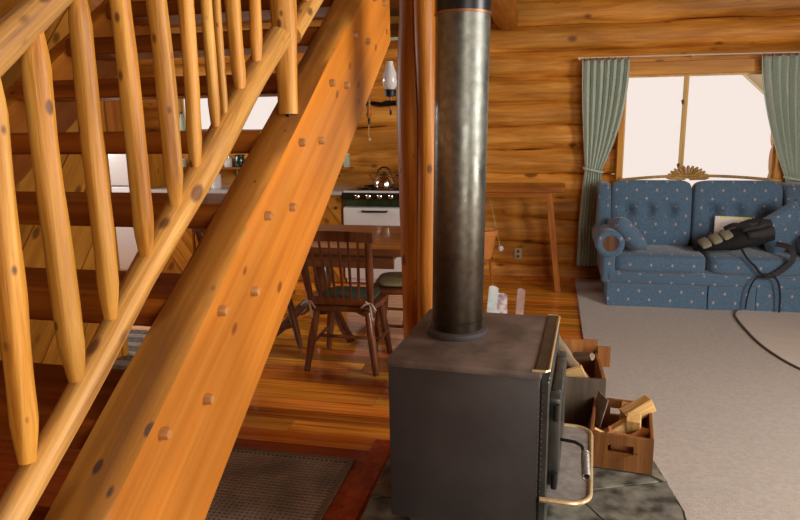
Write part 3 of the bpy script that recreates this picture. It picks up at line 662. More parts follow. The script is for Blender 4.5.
def block(label, loc, size, rot, mat='firewood', name='firewood_block', tri=False):
    b = bmesh.new()
    if tri: prism(b, [(-size[0]/2, -size[1]/2), (size[0]/2, -size[1]/2*0.8), (size[0]*0.2, size[1]/2)], -size[2]/2, size[2]/2, bev=0.003)
    else: bx(b, (0, 0, 0), size, 0.004)
    for v in b.verts: v.co += V((noise.noise(v.co*40+V(loc)), noise.noise(v.co*40+V((3, 1, 2))), 0))*0.006
    M = Matrix.Translation(loc)
    for ax, an in rot: M = M @ Matrix.Rotation(radians(an), 4, ax)
    return tag(obj(name, b, mat, None, M, smooth=False), label, 'firewood', 'firewood in the slotted crate')
cz = HZ+0.002
block('pale square split block standing highest at the back right of the slotted crate', (0.445, 3.165, cz+0.165), (0.075, 0.065, 0.15), (('Z', 20), ('Y', 62)))
block('pale upright split block in the middle of the slotted crate', (0.415, 3.060, cz+0.125), (0.065, 0.06, 0.13), (('Z', -10), ('X', 20)))
block('small pale block leaning left of the upright block in the slotted crate', (0.342, 3.050, cz+0.11), (0.05, 0.045, 0.12), (('Z', 20), ('Y', 60)))
block('reddish round topped billet lying at the front of the slotted crate', (0.375, 2.960, cz+0.085), (0.07, 0.06, 0.13), (('Z', -20), ('Y', 90)), 'firewood_red')
block('reddish billet lying behind at the right wall of the slotted crate', (0.445, 3.000, cz+0.10), (0.06, 0.06, 0.10), (('Z', 50), ('Y', 80)), 'firewood_red')
block('pale wedge lying at the bottom under the other blocks in the slotted crate', (0.360, 3.150, cz+0.05), (0.08, 0.07, 0.2), (('Z', 30), ('Y', 90)), tri=True)
block('lower pale wedge under the reddish billets in the slotted crate', (0.400, 3.010, cz+0.04), (0.08, 0.06, 0.18), (('Z', 80), ('X', 90)), tri=True)
block('small pale split block at the back wall of the slotted crate', (0.395, 3.19, cz+0.13), (0.06, 0.05, 0.11), (('Z', 70), ('Y', 30)))
block('pale short billet between the reddish ones in the slotted crate', (0.42, 2.99, cz+0.095), (0.055, 0.05, 0.10), (('Z', 10), ('Y', 75)), 'firewood_red')
# splintery kindling bundle at the left of the crate
kd = thing('kindling_bundle', 'splintered pale kindling pieces at the left end of the slotted crate', 'kindling', (0.290, 2.990, cz+0.06))
for i in range(11):
    a_ = random.uniform(0, pi); p = V((0.280+random.uniform(-.025, .03), 2.99+random.uniform(-.05, .06), cz+0.075+random.uniform(-.03, .045))); d = V((cos(a_)*0.045, sin(a_)*0.03, random.uniform(-.03, .04)))
    beam('stick', p-d, p+d, 0.016, 0.010, 'firewood' if i % 3 else 'firewood_red', kd, 0.002)

# sooty kindling box behind, with leaning tin sheet
kb = thing('kindling_box', 'sooty open wooden box of bark and kindling beside the stove door', 'box', (0.125, 3.52, HZ), radians(2))
lx, ly, h = 0.34, 0.44, 0.26; th = 0.018
for (nm, c, s, mm) in (('front_board', (0, -ly/2, h/2), (lx, th, h), 'cratedark'), ('back_board', (0, ly/2, h/2+0.03), (lx, th, h+0.06), 'crate'), ('side_board', (-lx/2+th/2, 0, h/2), (th, ly-th-.002, h), 'crate'), ('side_board', (lx/2-th/2, 0, h/2+0.0), (th, ly-th-.002, h), 'crate'), ('bottom_board', (0, 0, 0.01), (lx-2*th, ly-th-.002, 0.018), 'crate')):
    b = bmesh.new(); bx(b, c, s, 0.002); obj(nm, b, mm, kb, local=True)
b = bmesh.new(); bx(b, (lx/2+0.030, 0.17, h-0.02), (0.07, 0.015, 0.12), 0.002); obj('handle_cleat', b, 'crate', kb, local=True)
def stick(label, p0, p1, w_, h_, mat, kind='kindling', grp='kindling in the sooty box', bark=False, name='kindling_stick'):
    if bark:
        o = pole(name, p0, p1, w_/2, h_/2, mat, None, 9, seed=p0[0]*31, wob=0.25, rows=8, fr=8)
    else: o = beam(name, p0, p1, w_, h_, mat, None, 0.003)
    return tag(o, label, kind, grp)
bz = HZ
stick('large grey bark slab leaning over the front of the sooty box', (0.035, 3.470, bz+0.40), (0.205, 3.390, bz+0.20), 0.075, 0.05, 'bark', bark=True, name='bark_slab')
stick('grey bark strip propped against the back of the sooty box', (0.005, 3.590, bz+0.44), (0.155, 3.570, bz+0.22), 0.05, 0.04, 'bark', bark=True, name='bark_slab')
stick('short grey bark piece at the right inside the sooty box', (0.155, 3.610, bz+0.26), (0.245, 3.530, bz+0.30), 0.055, 0.04, 'bark', bark=True, name='bark_slab')
block('flat yellow split board inside the sooty box', (0.125, 3.370, bz+0.225), (0.12, 0.02, 0.17), (('Y', 68), ('Z', 20)))['group'] = 'kindling in the sooty box'
block('brown split board under the yellow one in the sooty box', (0.115, 3.530, bz+0.12), (0.15, 0.06, 0.28), (('Z', 14), ('X', 90)), 'firewood_red')['group'] = 'kindling in the sooty box'
b = bmesh.new(); bx(b, (0, 0, 0), (0.005, 0.12, 0.20), 0.001); tag(obj('tin_sheet', b, 'ash', None, Matrix.Translation((0.262, 3.20, HZ+0.115)) @ Matrix.Rotation(radians(18), 4, 'Z') @ Matrix.Rotation(radians(14), 4, 'Y')), 'thin grey tin sheet leaning between the sooty box and slotted crate', 'sheet')
tag(beam('loose_splinter', (0.19, 2.90, HZ+0.012), (0.42, 2.845, HZ+0.10), 0.006, 0.005, 'crate'), 'thin pale splinter of wood leaning on the front of the slotted crate', 'stick')

# magazine box behind stove
mb = thing('magazine_box', 'low wooden box holding papers behind the stove', 'box', (-0.26, 3.96, 0))
lx, ly, h = 0.30, 0.24, 0.34; th = 0.014
for (nm, c, s) in (('side_board', (0, -ly/2, h/2), (lx, th, h)), ('side_board', (0, ly/2, h/2), (lx, th, h)), ('side_board', (-lx/2, 0, h/2), (th, ly-th, h)), ('side_board', (lx/2, 0, h/2), (th, ly-th, h)), ('bottom_board', (0, 0, 0.02), (lx-th*2, ly-th*2, 0.02))):
    b = bmesh.new(); bx(b, c, s, 0.002); obj(nm, b, 'crate', mb, local=True)
def magazine(label, x, y, w_, hgt, tilt, mat, z0=0.05, name='magazine'):
    b = bmesh.new(); prism(b, [(-w_/2, 0), (w_/2, 0), (w_/2*0.96, hgt*0.975), (w_*0.2, hgt*0.992), (-w_*0.2, hgt), (-w_/2*0.95, hgt*0.985)], -0.006, 0.006, axis='y')
    return tag(obj(name, b, mat, None, Matrix.Translation((x, y, z0)) @ Matrix.Rotation(radians(tilt), 4, 'Y') @ Matrix.Rotation(radians(-8), 4, 'X')), label, 'paper', 'papers in the box behind the stove')
magazine('pale blue magazine standing tallest just right of the stove pipe', -0.362, 3.885, 0.06, 0.55, 4, 'paperblue')
magazine('printed white and dark magazine in the middle behind the stove', -0.268, 3.90, 0.085, 0.505, -2, 'paperpink')
magazine('crumpled brown paper standing rightmost behind the stove', -0.186, 3.93, 0.05, 0.53, 3, 'paperbrown')

# ================================================================== CARPET, RUGS, MAT
b = bmesh.new(); bx(b, (1.93, 2.4, 0.003), (3.34, 8.66, 0.016), 0.004)
b.free(); b = bmesh.new(); prism(b, [(0.51, -1.95), (3.54, -1.95), (3.54, 6.66), (0.262, 6.66), (0.262, 3.37), (0.405, 3.207), (0.508, 3.024), (0.57, 2.622), (0.555, 2.197), (0.51, 1.55)], 0.0005, 0.014, bev=0.003)
tag(obj('carpet', b, 'carpet', smooth=False), 'beige fitted carpet covering the floor in front of the blue sofa', 'carpet')
def spl(pts, n=8):
    out = []
    for i in range(len(pts)-1):
        p0 = V(pts[max(i-1, 0)]); p1 = V(pts[i]); p2 = V(pts[i+1]); p3 = V(pts[min(i+2, len(pts)-1)])
        for k in range(n):
            t_ = k/n; out.append(0.5*((2*p1)+(-p0+p2)*t_+(2*p0-5*p1+4*p2-p3)*t_*t_+(-p0+3*p1-3*p2+p3)*t_**3))
    out.append(V(pts[-1])); return out
edge = [(1.58, 5.78), (1.50, 5.66), (1.465, 5.50), (1.455, 5.2), (1.47, 4.8), (1.56, 4.42), (1.75, 4.12), (2.05, 3.95), (2.6, 3.9)]
rg = thing('pale_rug', 'pale beige rug with thin dark bound edge at the right in front of sofa', 'rug', (2.1, 4.8, 0.014))
poly = [(p.x, p.y) for p in spl(edge)]+[(3.0, 3.9), (3.0, 5.78)]
b = bmesh.new(); prism(b, poly, 0.0145, 0.022); obj('rug_pile', b, 'rug', rg, smooth=False)
b = bmesh.new(); tube(b, [(p.x, p.y, 0.019) for p in spl(edge)], 0.009, 6); obj('rug_binding', b, 'rugedge', rg)
# door mat at the foot of the picture
mt = thing('floor_mat', 'dark brown perforated rubber mat on the floor under the stair', 'mat', (-1.3, 2.2, 0))
MX0, MX1, MY0, MY1 = -1.95, -0.875, 1.45, 2.775
b = bmesh.new(); bx(b, ((MX0+MX1)/2, (MY0+MY1)/2, 0.003), (MX1-MX0, MY1-MY0, 0.005)); obj('mat_base', b, 'matdark', mt)
b = bmesh.new(); e_ = 0.03
for (x0, x1, y0, y1) in ((MX0, MX1, MY1-e_, MY1), (MX0, MX1, MY0, MY0+e_), (MX0, MX0+e_, MY0+e_, MY1-e_), (MX1-e_, MX1, MY0+e_, MY1-e_)): bx(b, ((x0+x1)/2, (y0+y1)/2, 0.008), (x1-x0, y1-y0, 0.010), 0.002)
obj('mat_border', b, 'matedge', mt)
b = bmesh.new(); ny = 56; nx = 44
for i in range(1, ny): yy = MY0+e_+(MY1-MY0-2*e_)*i/ny; bx(b, ((MX0+MX1)/2, yy, 0.0085), (MX1-MX0-2*e_, 0.0105, 0.006))
for i in range(1, nx): xx = MX0+e_+(MX1-MX0-2*e_)*i/nx; bx(b, (xx, (MY0+MY1)/2, 0.0075), (0.0085, MY1-MY0-2*e_, 0.006))
o = obj('mat_lattice', b, 'mat', mt, smooth=False); o['kind'] = 'stuff'
# dark red border board between mat and hearth
bd = obj('trim_1', prism(bmesh.new(), [(0, 0), (0.10, 0), (0.10, 1.9), (0, 1.9)], -0.001, 0.004), 'floor_red', None, Matrix.Translation((-0.835, 1.1, 0.0)), smooth=False); tag(bd, 'dark red floor border board between mat and hearth', kind='structure')
# grey striped kitchen rug
kr = thing('striped_rug', 'grey striped woven rug on the kitchen floor beyond the stair', 'rug', (-3.3, 4.1, 0))
for i in range(10):
    b = bmesh.new(); bx(b, (-3.2, 3.55+i*0.09, 0.004), (1.1, 0.084, 0.008), 0.002)
    obj('rug_stripe', b, 'ragrug' if i % 2 else 'ragpale', kr)

# ================================================================== SOFA
sf = thing('sofa', 'blue two seat sofa with small cream dots and tufted back under the window', 'sofa', (1.300, 6.035, 0.014))
SX, SY, SZ = 1.275, 6.1, 0.014   # part coordinates below are relative to the thing
def S(name, bm, mat='sofa', par=sf, M=None, label=None, ang=60):
    o = obj(name, bm, mat, par, M, local=True, ang=ang, label=label)
    if mat == 'sofa': boxuv(o)
    return o
# frame base
b = bmesh.new(); bx(b, (0, 0.10, 0.225), (1.60, 0.72, 0.17), 0.02, seg=2); S('base', b)
b = bmesh.new(); bx(b, (0, 0.44, 0.50), (1.56, 0.14, 0.72), 0.03, seg=2); S('back_frame', b)
b = bmesh.new(); bx(b, (0, -0.275, 0.243), (1.60, 0.05, 0.092), 0.012, seg=2); S('front_rail', b)
for x0, x1 in ((-0.805, -0.01), (0.0, 0.36), (0.365, 0.805)):
    t = bmesh.new(); n = 12; 
    rings = []
    for i in range(n+1):
        f = i/n; x = x0+(x1-x0)*f
        rings.append([(x, -0.312-0.010*abs(2*f-1)**6-0.003*sin(f*9), 0.003), (x, -0.300, 0.1), (x, -0.298, 0.196), (x, -0.288, 0.196), (x, -0.290, 0.1), (x, -0.298, 0.003)])
    ring_skin(t, rings); S('skirt_panel', t)
b = bmesh.new(); bx(b, (-0.80, 0.1, 0.1), (0.012, 0.76, 0.19), 0.003); S('skirt_panel', b)
b = bmesh.new(); bx(b, (0.80, 0.1, 0.1), (0.012, 0.76, 0.19), 0.003); S('skirt_panel', b)
# seat cushions
for x0, x1 in ((-0.775, -0.018), (-0.014, 0.775)):
    b = bmesh.new(); pillowbox(b, (x1-x0, 0.62, 0.155), 0.02, 9, 7, Matrix.Translation(((x0+x1)/2, 0.008, 0.365))); S('seat_cushion', b)
# back cushions, slightly reclined
for x0, x1, tf in ((-0.775, -0.088, (-0.13, 0.045, 0.215)), (-0.080, 0.635, (-0.22, -0.035, 0.15))):
    xc = (x0+x1)/2
    w_ = x1-x0
    tx = {True: (-0.19, -0.015, 0.165), False: (-0.19, 0.0, 0.19)}[x0 < -0.5]
    b = bmesh.new(); Mx = Matrix.Translation((xc, 0.235, 0.722)) @ Matrix.Rotation(radians(-7), 4, 'X')
    pillowbox(b, (w_, 0.20, 0.60), 0.035, 27, 8, tufts=[(q, 0.03) for q in tx], tdepth=0.10, trad=0.05)
    o = S('back_cushion', b, M=Mx)
    for q in tx:
        b2 = bmesh.new(); lathe(b2, [(0.001, -0.006), (0.010, -0.004), (0.012, 0.0), (0.010, 0.004), (0.001, 0.006)], 10, M=Matrix.Translation((q, -0.040, 0.03)) @ Matrix.Rotation(pi/2, 4, 'X')); S('tuft_button', b2, par=o, M=Matrix.Identity(4))
# wings and arms
for sx in (-1, 1):
    b = bmesh.new()
    prof = [(-0.10, 0.55), (-0.04, 0.60), (0.06, 0.72), (0.13, 0.90), (0.20, 0.99), (0.36, 1.0), (0.46, 0.98), (0.48, 0.50), (-0.10, 0.40)]
    prism(b, prof, sx*0.775 if sx < 0 else 0.65, sx*0.885, axis='x', bev=0.018); S('wing', b)
    b = bmesh.new(); bx(b, (sx*0.80, 0.08, 0.33), (0.10, 0.74, 0.28), 0.02, seg=2); S('arm_panel', b)
    b = bmesh.new(); r = 0.122
    ring = []
    xa, za = sx*0.80, 0.535
    for yy, q in ((-0.295, 0.80), (-0.30, 0.97), (-0.27, 1.0), (0.0, 1.0), (0.3, 0.98), (0.38, 0.9)):
        ring.append([V((xa+cos(2*pi*k/28)*r*q, yy, za+sin(2*pi*k/28)*r*q)) for k in range(28)])
    ring_skin(b, ring); ar = S('arm_roll', b)
    b = bmesh.new(); tube(b, [(xa+cos(q)*0.090, -0.298, za+sin(q)*0.090) for q in [2*pi*i/28 for i in range(29)]], 0.028, 10); S('arm_piping', b, par=ar)
    b = bmesh.new()
    lathe(b, [(0.001, -0.018), (0.014, -0.017), (0.020, -0.008), (0.036, -0.012), (0.050, -0.006), (0.066, 0.006)], 24, M=Matrix.Translation((xa, -0.303, za)) @ Matrix.Rotation(-pi/2, 4, 'X') @ Matrix.Rotation(pi, 4, 'X'))
    MT['rosette'] = MT.get('rosette') or wood('carved_arm_wood', (0.05, 0.02, 0.01), (0.11, 0.045, 0.018), (0.24, 0.10, 0.03), 0.35, 30, 1, var=0.0, coat=0.3)
    S('arm_rosette', b, 'rosette', ar, label='round carved wooden arm end')
# carved crest along the top of the back
cr = []
b = bmesh.new(); top = [(-0.68+1.36*i/24) for i in range(25)]
tube(b, [(x, 0.455, 1.0+0.045*(1-(x/0.70)**2)) for x in top], 0.013, 8)
cre = S('crest_rail', b, 'gold', label='golden carved wooden crest rail')
for i in range(13):
    a_ = radians(10+i*13.3); b = bmesh.new(); 
    d = V((cos(a_), 0, sin(a_)*0.72)); p0 = V((-0.09, 0.455, 1.005))+d*0.02; p1 = V((-0.09, 0.452, 1.005))+d*0.185
    tube(b, [p0, p0.lerp(p1, .35), p0.lerp(p1, .8), p1], [0.004, 0.009, 0.0165, 0.008], 8); S('fan_petal', b, 'gold', cre)
# throw pillows
def pillow(label, loc, rot, s=0.36):
    b = bmesh.new(); t = bmesh.new(); bmesh.ops.create_grid(t, x_segments=14, y_segments=14, size=1)
    def sh(side):
        t = bmesh.new(); bmesh.ops.create_grid(t, x_segments=14, y_segments=14, size=1)
        for v in t.verts:
            x, y = v.co.x, v.co.y; e = (1-x**4)*(1-y**4); k = 1-0.10*(1-abs(x*y))*(x*x+y*y)/2
            v.co = (x*s/2*k, side*0.075*max(0, e)**0.55, y*s/2*k)
        return t
    t.free(); merge(b, sh(1)); merge(b, sh(-1)); bmesh.ops.remove_doubles(b, verts=b.verts, dist=0.0005)
    M = Matrix.Translation(loc)
    for ax, an in rot: M = M @ Matrix.Rotation(radians(an), 4, ax)
    return tag(boxuv(obj('throw_pillow', b, 'sofa', None, M, ang=80)), label, 'pillow', 'dotted blue throw pillows')
pillow('dotted blue pillow leaning on the left arm of the sofa', (0.640, 5.86, 0.615), (('Y', -42), ('Z', -76)), 0.36)
pillow('dotted blue pillow at the right end behind the black backpack', (1.87, 5.95, 0.665), (('Y', 62), ('Z', 20), ('X', -14)), 0.38)

# ================================================================== BACKPACK + PAPERS on the sofa
bk = thing('backpack', 'black and khaki hiking backpack lying on the right sofa seat', 'backpack', (1.49, 5.93, 0.47))
ab = Matrix.Translation((1.515, 5.91, 0.595)) @ Matrix.Rotation(radians(6), 4, 'Z') @ Matrix.Rotation(radians(-14), 4, 'Y')
def bag(bm, L0, L1, hw, z0, z1, n=14, seg=18, tap=(0.25, 0.9)):
    rings = []
    for i in range(n+1):
        f = i/n; x = L0+(L1-L0)*f; k = min(1, tap[0]+(1-tap[0])*min(1, f*2.0))*min(1, tap[1]+(1-tap[1])*min(1, (1-f)*5))
        k2 = k
        if f < 0.05: k *= 0.6
        rr = []
        for j in range(seg):
            a_ = 2*pi*j/seg; c_, s_ = cos(a_), sin(a_); e = 0.7
            yy = hw*k*(abs(c_)**e)*(1 if c_ > 0 else -1); zz = (z0+z1)/2+(z1-z0)/2*k2*(abs(s_)**e)*(1 if s_ > 0 else -1)
            rr.append(V((x, yy+0.008*noise.noise(V((x*12, a_, 1))), zz+0.010*noise.noise(V((x*12, a_, 5))))))
        rings.append(rr)
    return ring_skin(bm, rings)
b = bmesh.new(); bag(b, -0.345, 0.25, 0.16, -0.085, 0.062); obj('main_compartment', b, 'nylon', bk, ab, ang=60)
b = bmesh.new(); bag(b, 0.0, 0.235, 0.115, 0.03, 0.115, tap=(0.7, 0.8)); obj('front_pocket', b, 'nylongrey', bk, ab @ Matrix.Translation((0.02, -0.03, 0)), ang=60)
b = bmesh.new(); bag(b, 0.035, 0.15, 0.07, 0.09, 0.14, n=8, tap=(0.8, 0.8)); obj('small_pocket', b, 'nylongrey', bk, ab @ Matrix.Translation((0.0, -0.06, -0.008)), ang=60, label='rounded charcoal pocket')
b = bmesh.new(); bag(b, 0.02, 0.22, 0.05, -0.03, 0.05, tap=(0.7, 0.8)); obj('side_pocket', b, 'nylongrey', bk, ab @ Matrix.Translation((0.02, -0.15, 0.02)), ang=60)
for i in range(3):
    b = bmesh.new(); x = -0.295+i*0.088
    pillowbox(b, (0.082, 0.14, 0.03), 0.01, 4, 5, Matrix.Translation((x+0.03, -0.055+0.0*i, 0.028+i*0.015)) @ Matrix.Rotation(radians(-9), 4, 'Y') @ Matrix.Rotation(radians(18), 4, 'X')); obj('khaki_panel', b, 'khaki', bk, ab, label='khaki ribbed lid panel')
def strap(pts, w_, name='strap', mat='nylon', par=bk):
    P = spl(pts, 7); t = bmesh.new(); rings = []
    for i, p in enumerate(P):
        d = (P[min(i+1, len(P)-1)]-P[max(i-1, 0)]).normalized(); s_ = d.cross(V((0, -1, 0.15)).normalized()).normalized(); n_ = s_.cross(d)
        rings.append([p+s_*w_/2, p+s_*w_/2+n_*0.005, p-s_*w_/2+n_*0.005, p-s_*w_/2])
    ring_skin(t, rings); return obj(name, t, mat, par, Matrix.Identity(4), ang=60)
strap([(1.52, 5.758, 0.535), (1.56, 5.698, 0.46), (1.62, 5.688, 0.40), (1.665, 5.693, 0.345), (1.73, 5.693, 0.335), (1.80, 5.693, 0.36)], 0.017)
strap([(1.79, 5.798, 0.57), (1.875, 5.728, 0.55), (1.885, 5.683, 0.47), (1.84, 5.683, 0.40), (1.76, 5.685, 0.335), (1.70, 5.685, 0.315)], 0.042, 'padded_strap', 'nylongrey')
strap([(1.70, 5.678, 0.32), (1.63, 5.680, 0.30), (1.595, 5.683, 0.22), (1.58, 5.683, 0.12), (1.575, 5.680, 0.045)], 0.012)
strap([(1.76, 5.678, 0.33), (1.80, 5.680, 0.27), (1.82, 5.683, 0.18), (1.825, 5.678, 0.09), (1.825, 5.673, 0.03)], 0.015)
strap([(1.40, 5.828, 0.68), (1.46, 5.788, 0.72), (1.55, 5.788, 0.715), (1.62, 5.808, 0.735)], 0.035, 'top_handle')
b = bmesh.new(); bx(b, (1.73, 5.680, 0.335), (0.045, 0.012, 0.03), 0.004); obj('buckle', b, 'iron', bk, Matrix.Identity(4))
pg = thing('paper_pad', 'white pad with yellow page tabs standing behind the backpack', 'papers', (1.51, 6.06, 0.45))
Mp = Matrix.Translation((1.525, 6.075, 0.625)) @ Matrix.Rotation(radians(-14), 4, 'X') @ Matrix.Rotation(radians(2), 4, 'Y')
b = bmesh.new(); bx(b, (0, 0, 0), (0.29, 0.02, 0.24), 0.002); obj('pages', b, 'paper', pg, Mp)
for i, x in enumerate((-0.08, 0.03, 0.10)):
    b = bmesh.new(); bx(b, (x, -0.011, 0.112), (0.05, 0.002, 0.016)); obj('page_tab', b, 'yellowtab', pg, Mp, label='yellow page tab')

# ================================================================== CURTAINS
def curtain(label, xa, xb, tie_x, tie_w, tie_z, ztop, bot_x, bot_w, zbot, folds, seed):
    t = thing('curtain', label, 'curtain', ((xa+xb)/2, WY-0.14, zbot)); n = folds*10; rows = 40
    b = bmesh.new(); G = []
    for i in range(rows+1):
        f = i/rows; z = ztop+(zbot-ztop)*f
        ft = (ztop-tie_z)/(ztop-zbot)
        if f < ft:
            q = f/ft; k = q**1.6; l = xa+(tie_x-tie_w/2-xa)*k; r_ = xb+(tie_x+tie_w/2-xb)*(q**2.2); amp = 0.034*(1-0.45*k)
        else:
            q = (f-ft)/(1-ft); k = min(1, q*1.6)**0.7; l = tie_x-tie_w/2+(bot_x-bot_w/2-tie_x+tie_w/2)*k; r_ = tie_x+tie_w/2+(bot_x+bot_w/2-tie_x-tie_w/2)*k; amp = 0.022+0.010*k
        row = []
        for j in range(n+1):
            g = j/n; ph = g*folds*2*pi+0.9*noise.noise(V((g*5+seed, f*1.5, 0)))
            row.append(b.verts.new((l+(r_-l)*g+0.004*sin(ph*2), WY-0.15+amp*sin(ph)+0.008*noise.noise(V((g*9, f*3, seed))), z+0.012*(sin(ph)*(1 if i == 0 else 0)))))
        G.append(row)
    for i in range(rows):
        for j in range(n): b.faces.new((G[i][j], G[i][j+1], G[i+1][j+1], G[i+1][j]))
    o = obj('drape', b, 'curtain', t, ang=80, recalc=False); md = o.modifiers.new('thick', 'SOLIDIFY'); md.thickness = 0.003
    b = bmesh.new(); tube(b, [(tie_x-tie_w/2-0.012+(tie_w+0.024)*0.5*(1-cos(a_)), WY-0.15-0.05*sin(a_), tie_z+0.02*cos(a_)) for a_ in [pi*2*i/20 for i in range(21)]], 0.012, 8); obj('tieback', b, 'curtain', t)
    b = bmesh.new()
    for i in range(folds+1):
        x = xa+0.015+(xb-xa-0.03)*i/folds; lathe(b, [(0.010, -0.003), (0.013, -0.003), (0.013, 0.003), (0.010, 0.003)], 12, M=Matrix.Translation((x, WY-0.15, ztop+0.006)) @ Matrix.Rotation(pi/2, 4, 'Y'))
    obj('curtain_rings', b, 'rosette', t)
    return t
curtain('sage green curtain tied back at the left side of the bright window', 0.245, 0.665, 0.385, 0.15, 1.10, 2.115, 0.37, 0.20, 0.16, 7, 2.0)
curtain('sage green curtain tied back at the right side of the bright window', 1.77, 2.34, 2.15, 0.18, 1.02, 2.10, 2.2, 0.22, 0.16, 8, 9.0)
rd = thing('curtain_rod', 'thin white curtain rod above the bright window', 'rod', (1.25, WY-0.15, 2.12))
b = bmesh.new(); tube(b, [(0.20, WY-0.15, 2.135), (1.3, WY-0.15, 2.128), (2.45, WY-0.15, 2.117)], 0.006, 8); obj('rod', b, 'rod', rd)
for x in (0.22, 1.2, 2.43):
    b = bmesh.new(); bx(b, (x, WY-0.09, 2.127), (0.012, 0.13, 0.02), 0.002); obj('bracket', b, 'rod', rd)

# ================================================================== SIDE TABLE against the wall
tb = thing('wall_table', 'long brown wooden side table with splayed legs against the log wall', 'table', (-0.6, 6.4, 0))
for i in range(3):
    beam('top_plank', (-1.15, 6.215+i*0.13, 0.955), (0.125, 6.215+i*0.13, 0.955), 0.055, 0.127, 'tablewood', tb, 0.006, hint=V((0, 1, 0)))
beam('apron', (-1.05, 6.19, 0.905), (0.02, 6.19, 0.905), 0.05, 0.025, 'tablewood', tb, hint=V((0, 1, 0)))
for (xa, ya, xb, yb) in ((-0.02, 6.2, 0.09, 6.14), (-0.02, 6.42, 0.09, 6.47), (-1.0, 6.2, -1.1, 6.14), (-1.0, 6.42, -1.1, 6.47)):
    beam('leg', (xa, ya, 0.93), (xb, yb, 0.0), 0.055, 0.045, 'tablewood', tb, 0.004, hint=V((0, 1, 0)))
b = bmesh.new(); tube(b, spl([(-0.62, 6.60, 0.93), (-0.55, 6.605, 0.62), (-0.50, 6.60, 0.40), (-0.485, 6.6, 0.33)]), 0.003, 6)
hc = obj('cord', b, 'ivory', tb, label='thin pale cord with round white end')
b = bmesh.new(); lathe(b, [(0.001, -0.03), (0.02, -0.024), (0.032, 0), (0.02, 0.024), (0.001, 0.03)], 14, (-0.478, 6.59, 0.315)); obj('cord_end', b, 'milk', hc)
def outlet(label, x, z, w_=0.075, h_=0.115):
    t = thing('outlet_plate', label, 'outlet', (x, WY-0.008, z))
    b = bmesh.new(); bx(b, (0, 0, 0), (w_, 0.008, h_), 0.003); obj('plate', b, 'ivory', t, local=True)
    for dz in (-0.025, 0.025):
        b = bmesh.new(); bx(b, (0, -0.005, dz), (0.03, 0.004, 0.028), 0.003); obj('socket', b, 'cratedark', t, local=True)
outlet('ivory outlet plate low on the log wall under the side table', -0.312, 0.235)
outlet('ivory outlet plate on the kitchen wall left seen between balusters', -4.40, 1.13)
outlet('ivory outlet plate on the kitchen wall under the narrow shelf', -3.355, 1.05)
# terracotta pot on stand
pt = thing('terracotta_pot', 'orange terracotta pot on wooden stand beside the stove pipe', 'pot', (-0.60, 6.02, 0))
b = bmesh.new(); lathe(b, [(0.075, 0.33), (0.088, 0.36), (0.122, 0.55), (0.135, 0.555), (0.140, 0.60), (0.128, 0.60), (0.118, 0.57), (0.10, 0.56)], 28, (-0.60, 6.02, 0)); obj('pot', b, 'terracotta', pt)
b = bmesh.new(); lathe(b, [(0.001, 0.562), (0.112, 0.56), (0.112, 0.55)], 20, (-0.60, 6.02, 0)); obj('soil', b, 'soil', pt)
b = bmesh.new(); lathe(b, [(0.10, 0.305), (0.105, 0.31), (0.105, 0.325), (0.10, 0.33)], 20, (-0.60, 6.02, 0)); obj('stand_top', b, 'tablewood', pt)
for i in range(3):
    a_ = 2*pi*i/3-0.3; pole('leg', (-0.60+0.07*cos(a_), 6.02+0.07*sin(a_), 0.31), (-0.60+0.11*cos(a_), 6.02+0.11*sin(a_), 0.0), 0.012, 0.010, 'tablewood', pt, 8, wob=0.0, rows=3)

# ================================================================== KITCHEN
KY = 6.15
def cabinet(name, label, x0, x1, z0, z1, yf, yb, ndoor, diag=True, grp=None, sidemat='cabinet'):
    t = thing(name, label, 'cabinet', ((x0+x1)/2, yf, z0), group=grp)
    b = bmesh.new(); bx(b, ((x0+x1)/2, (yf+yb)/2+0.012, (z0+z1)/2), (x1-x0-0.004, yb-yf-0.024, z1-z0-0.002)); obj('carcass', b, sidemat, t)
    dw = (x1-x0)/ndoor
    for i in range(ndoor):
        a, c_ = x0+i*dw+0.01, x0+(i+1)*dw-0.01
        b = bmesh.new(); bx(b, ((a+c_)/2, yf, (z0+z1)/2), (c_-a, 0.018, z1-z0-0.02)); d = obj('door', b, 'pine', t)
        m_ = (a+c_)/2
        for (u0, u1, an) in ((a+0.01, m_, 55), (m_+0.002, c_-0.01, 125)):
            boards(d, 'board', u0, u1, z0+0.02, z1-0.02, radians(an), 0.11, lambda u, v: V((u, yf-0.010, v)), (0, -1, 0), 0.008, 'pine', 0.006)
        b = bmesh.new(); lathe(b, [(0.006, 0), (0.006, 0.02), (0.015, 0.024), (0.015, 0.032), (0.008, 0.036)], 12, M=Matrix.Translation((c_-0.05, yf-0.018, z1-0.12)) @ Matrix.Rotation(pi/2, 4, 'X')); obj('knob', b, 'iron', d)
    return t
cabinet('base_cabinet', 'knotty pine base cabinet with chevron board doors beyond the stair', -4.16, -3.10, 0.0, 0.885, KY+0.02, WY-0.06, 2)
cabinet('base_cabinet', 'pine base cabinet hidden mostly by stringer next to the white range', -3.09, -1.99, 0.0, 0.885, KY+0.02, WY-0.06, 2)
cabinet('upper_cabinet', 'wooden upper cabinet above the white refrigerator', -5.0, -4.53, 1.40, 2.2, KY, WY-0.06, 1)
ct = thing('countertop', 'grey white countertop along the kitchen wall', 'countertop', (-3.0, 6.4, 0.89))
b = bmesh.new(); bx(b, (-3.075, 6.41, 0.908), (2.17, 0.58, 0.04), 0.005); obj('slab', b, 'counter', ct)
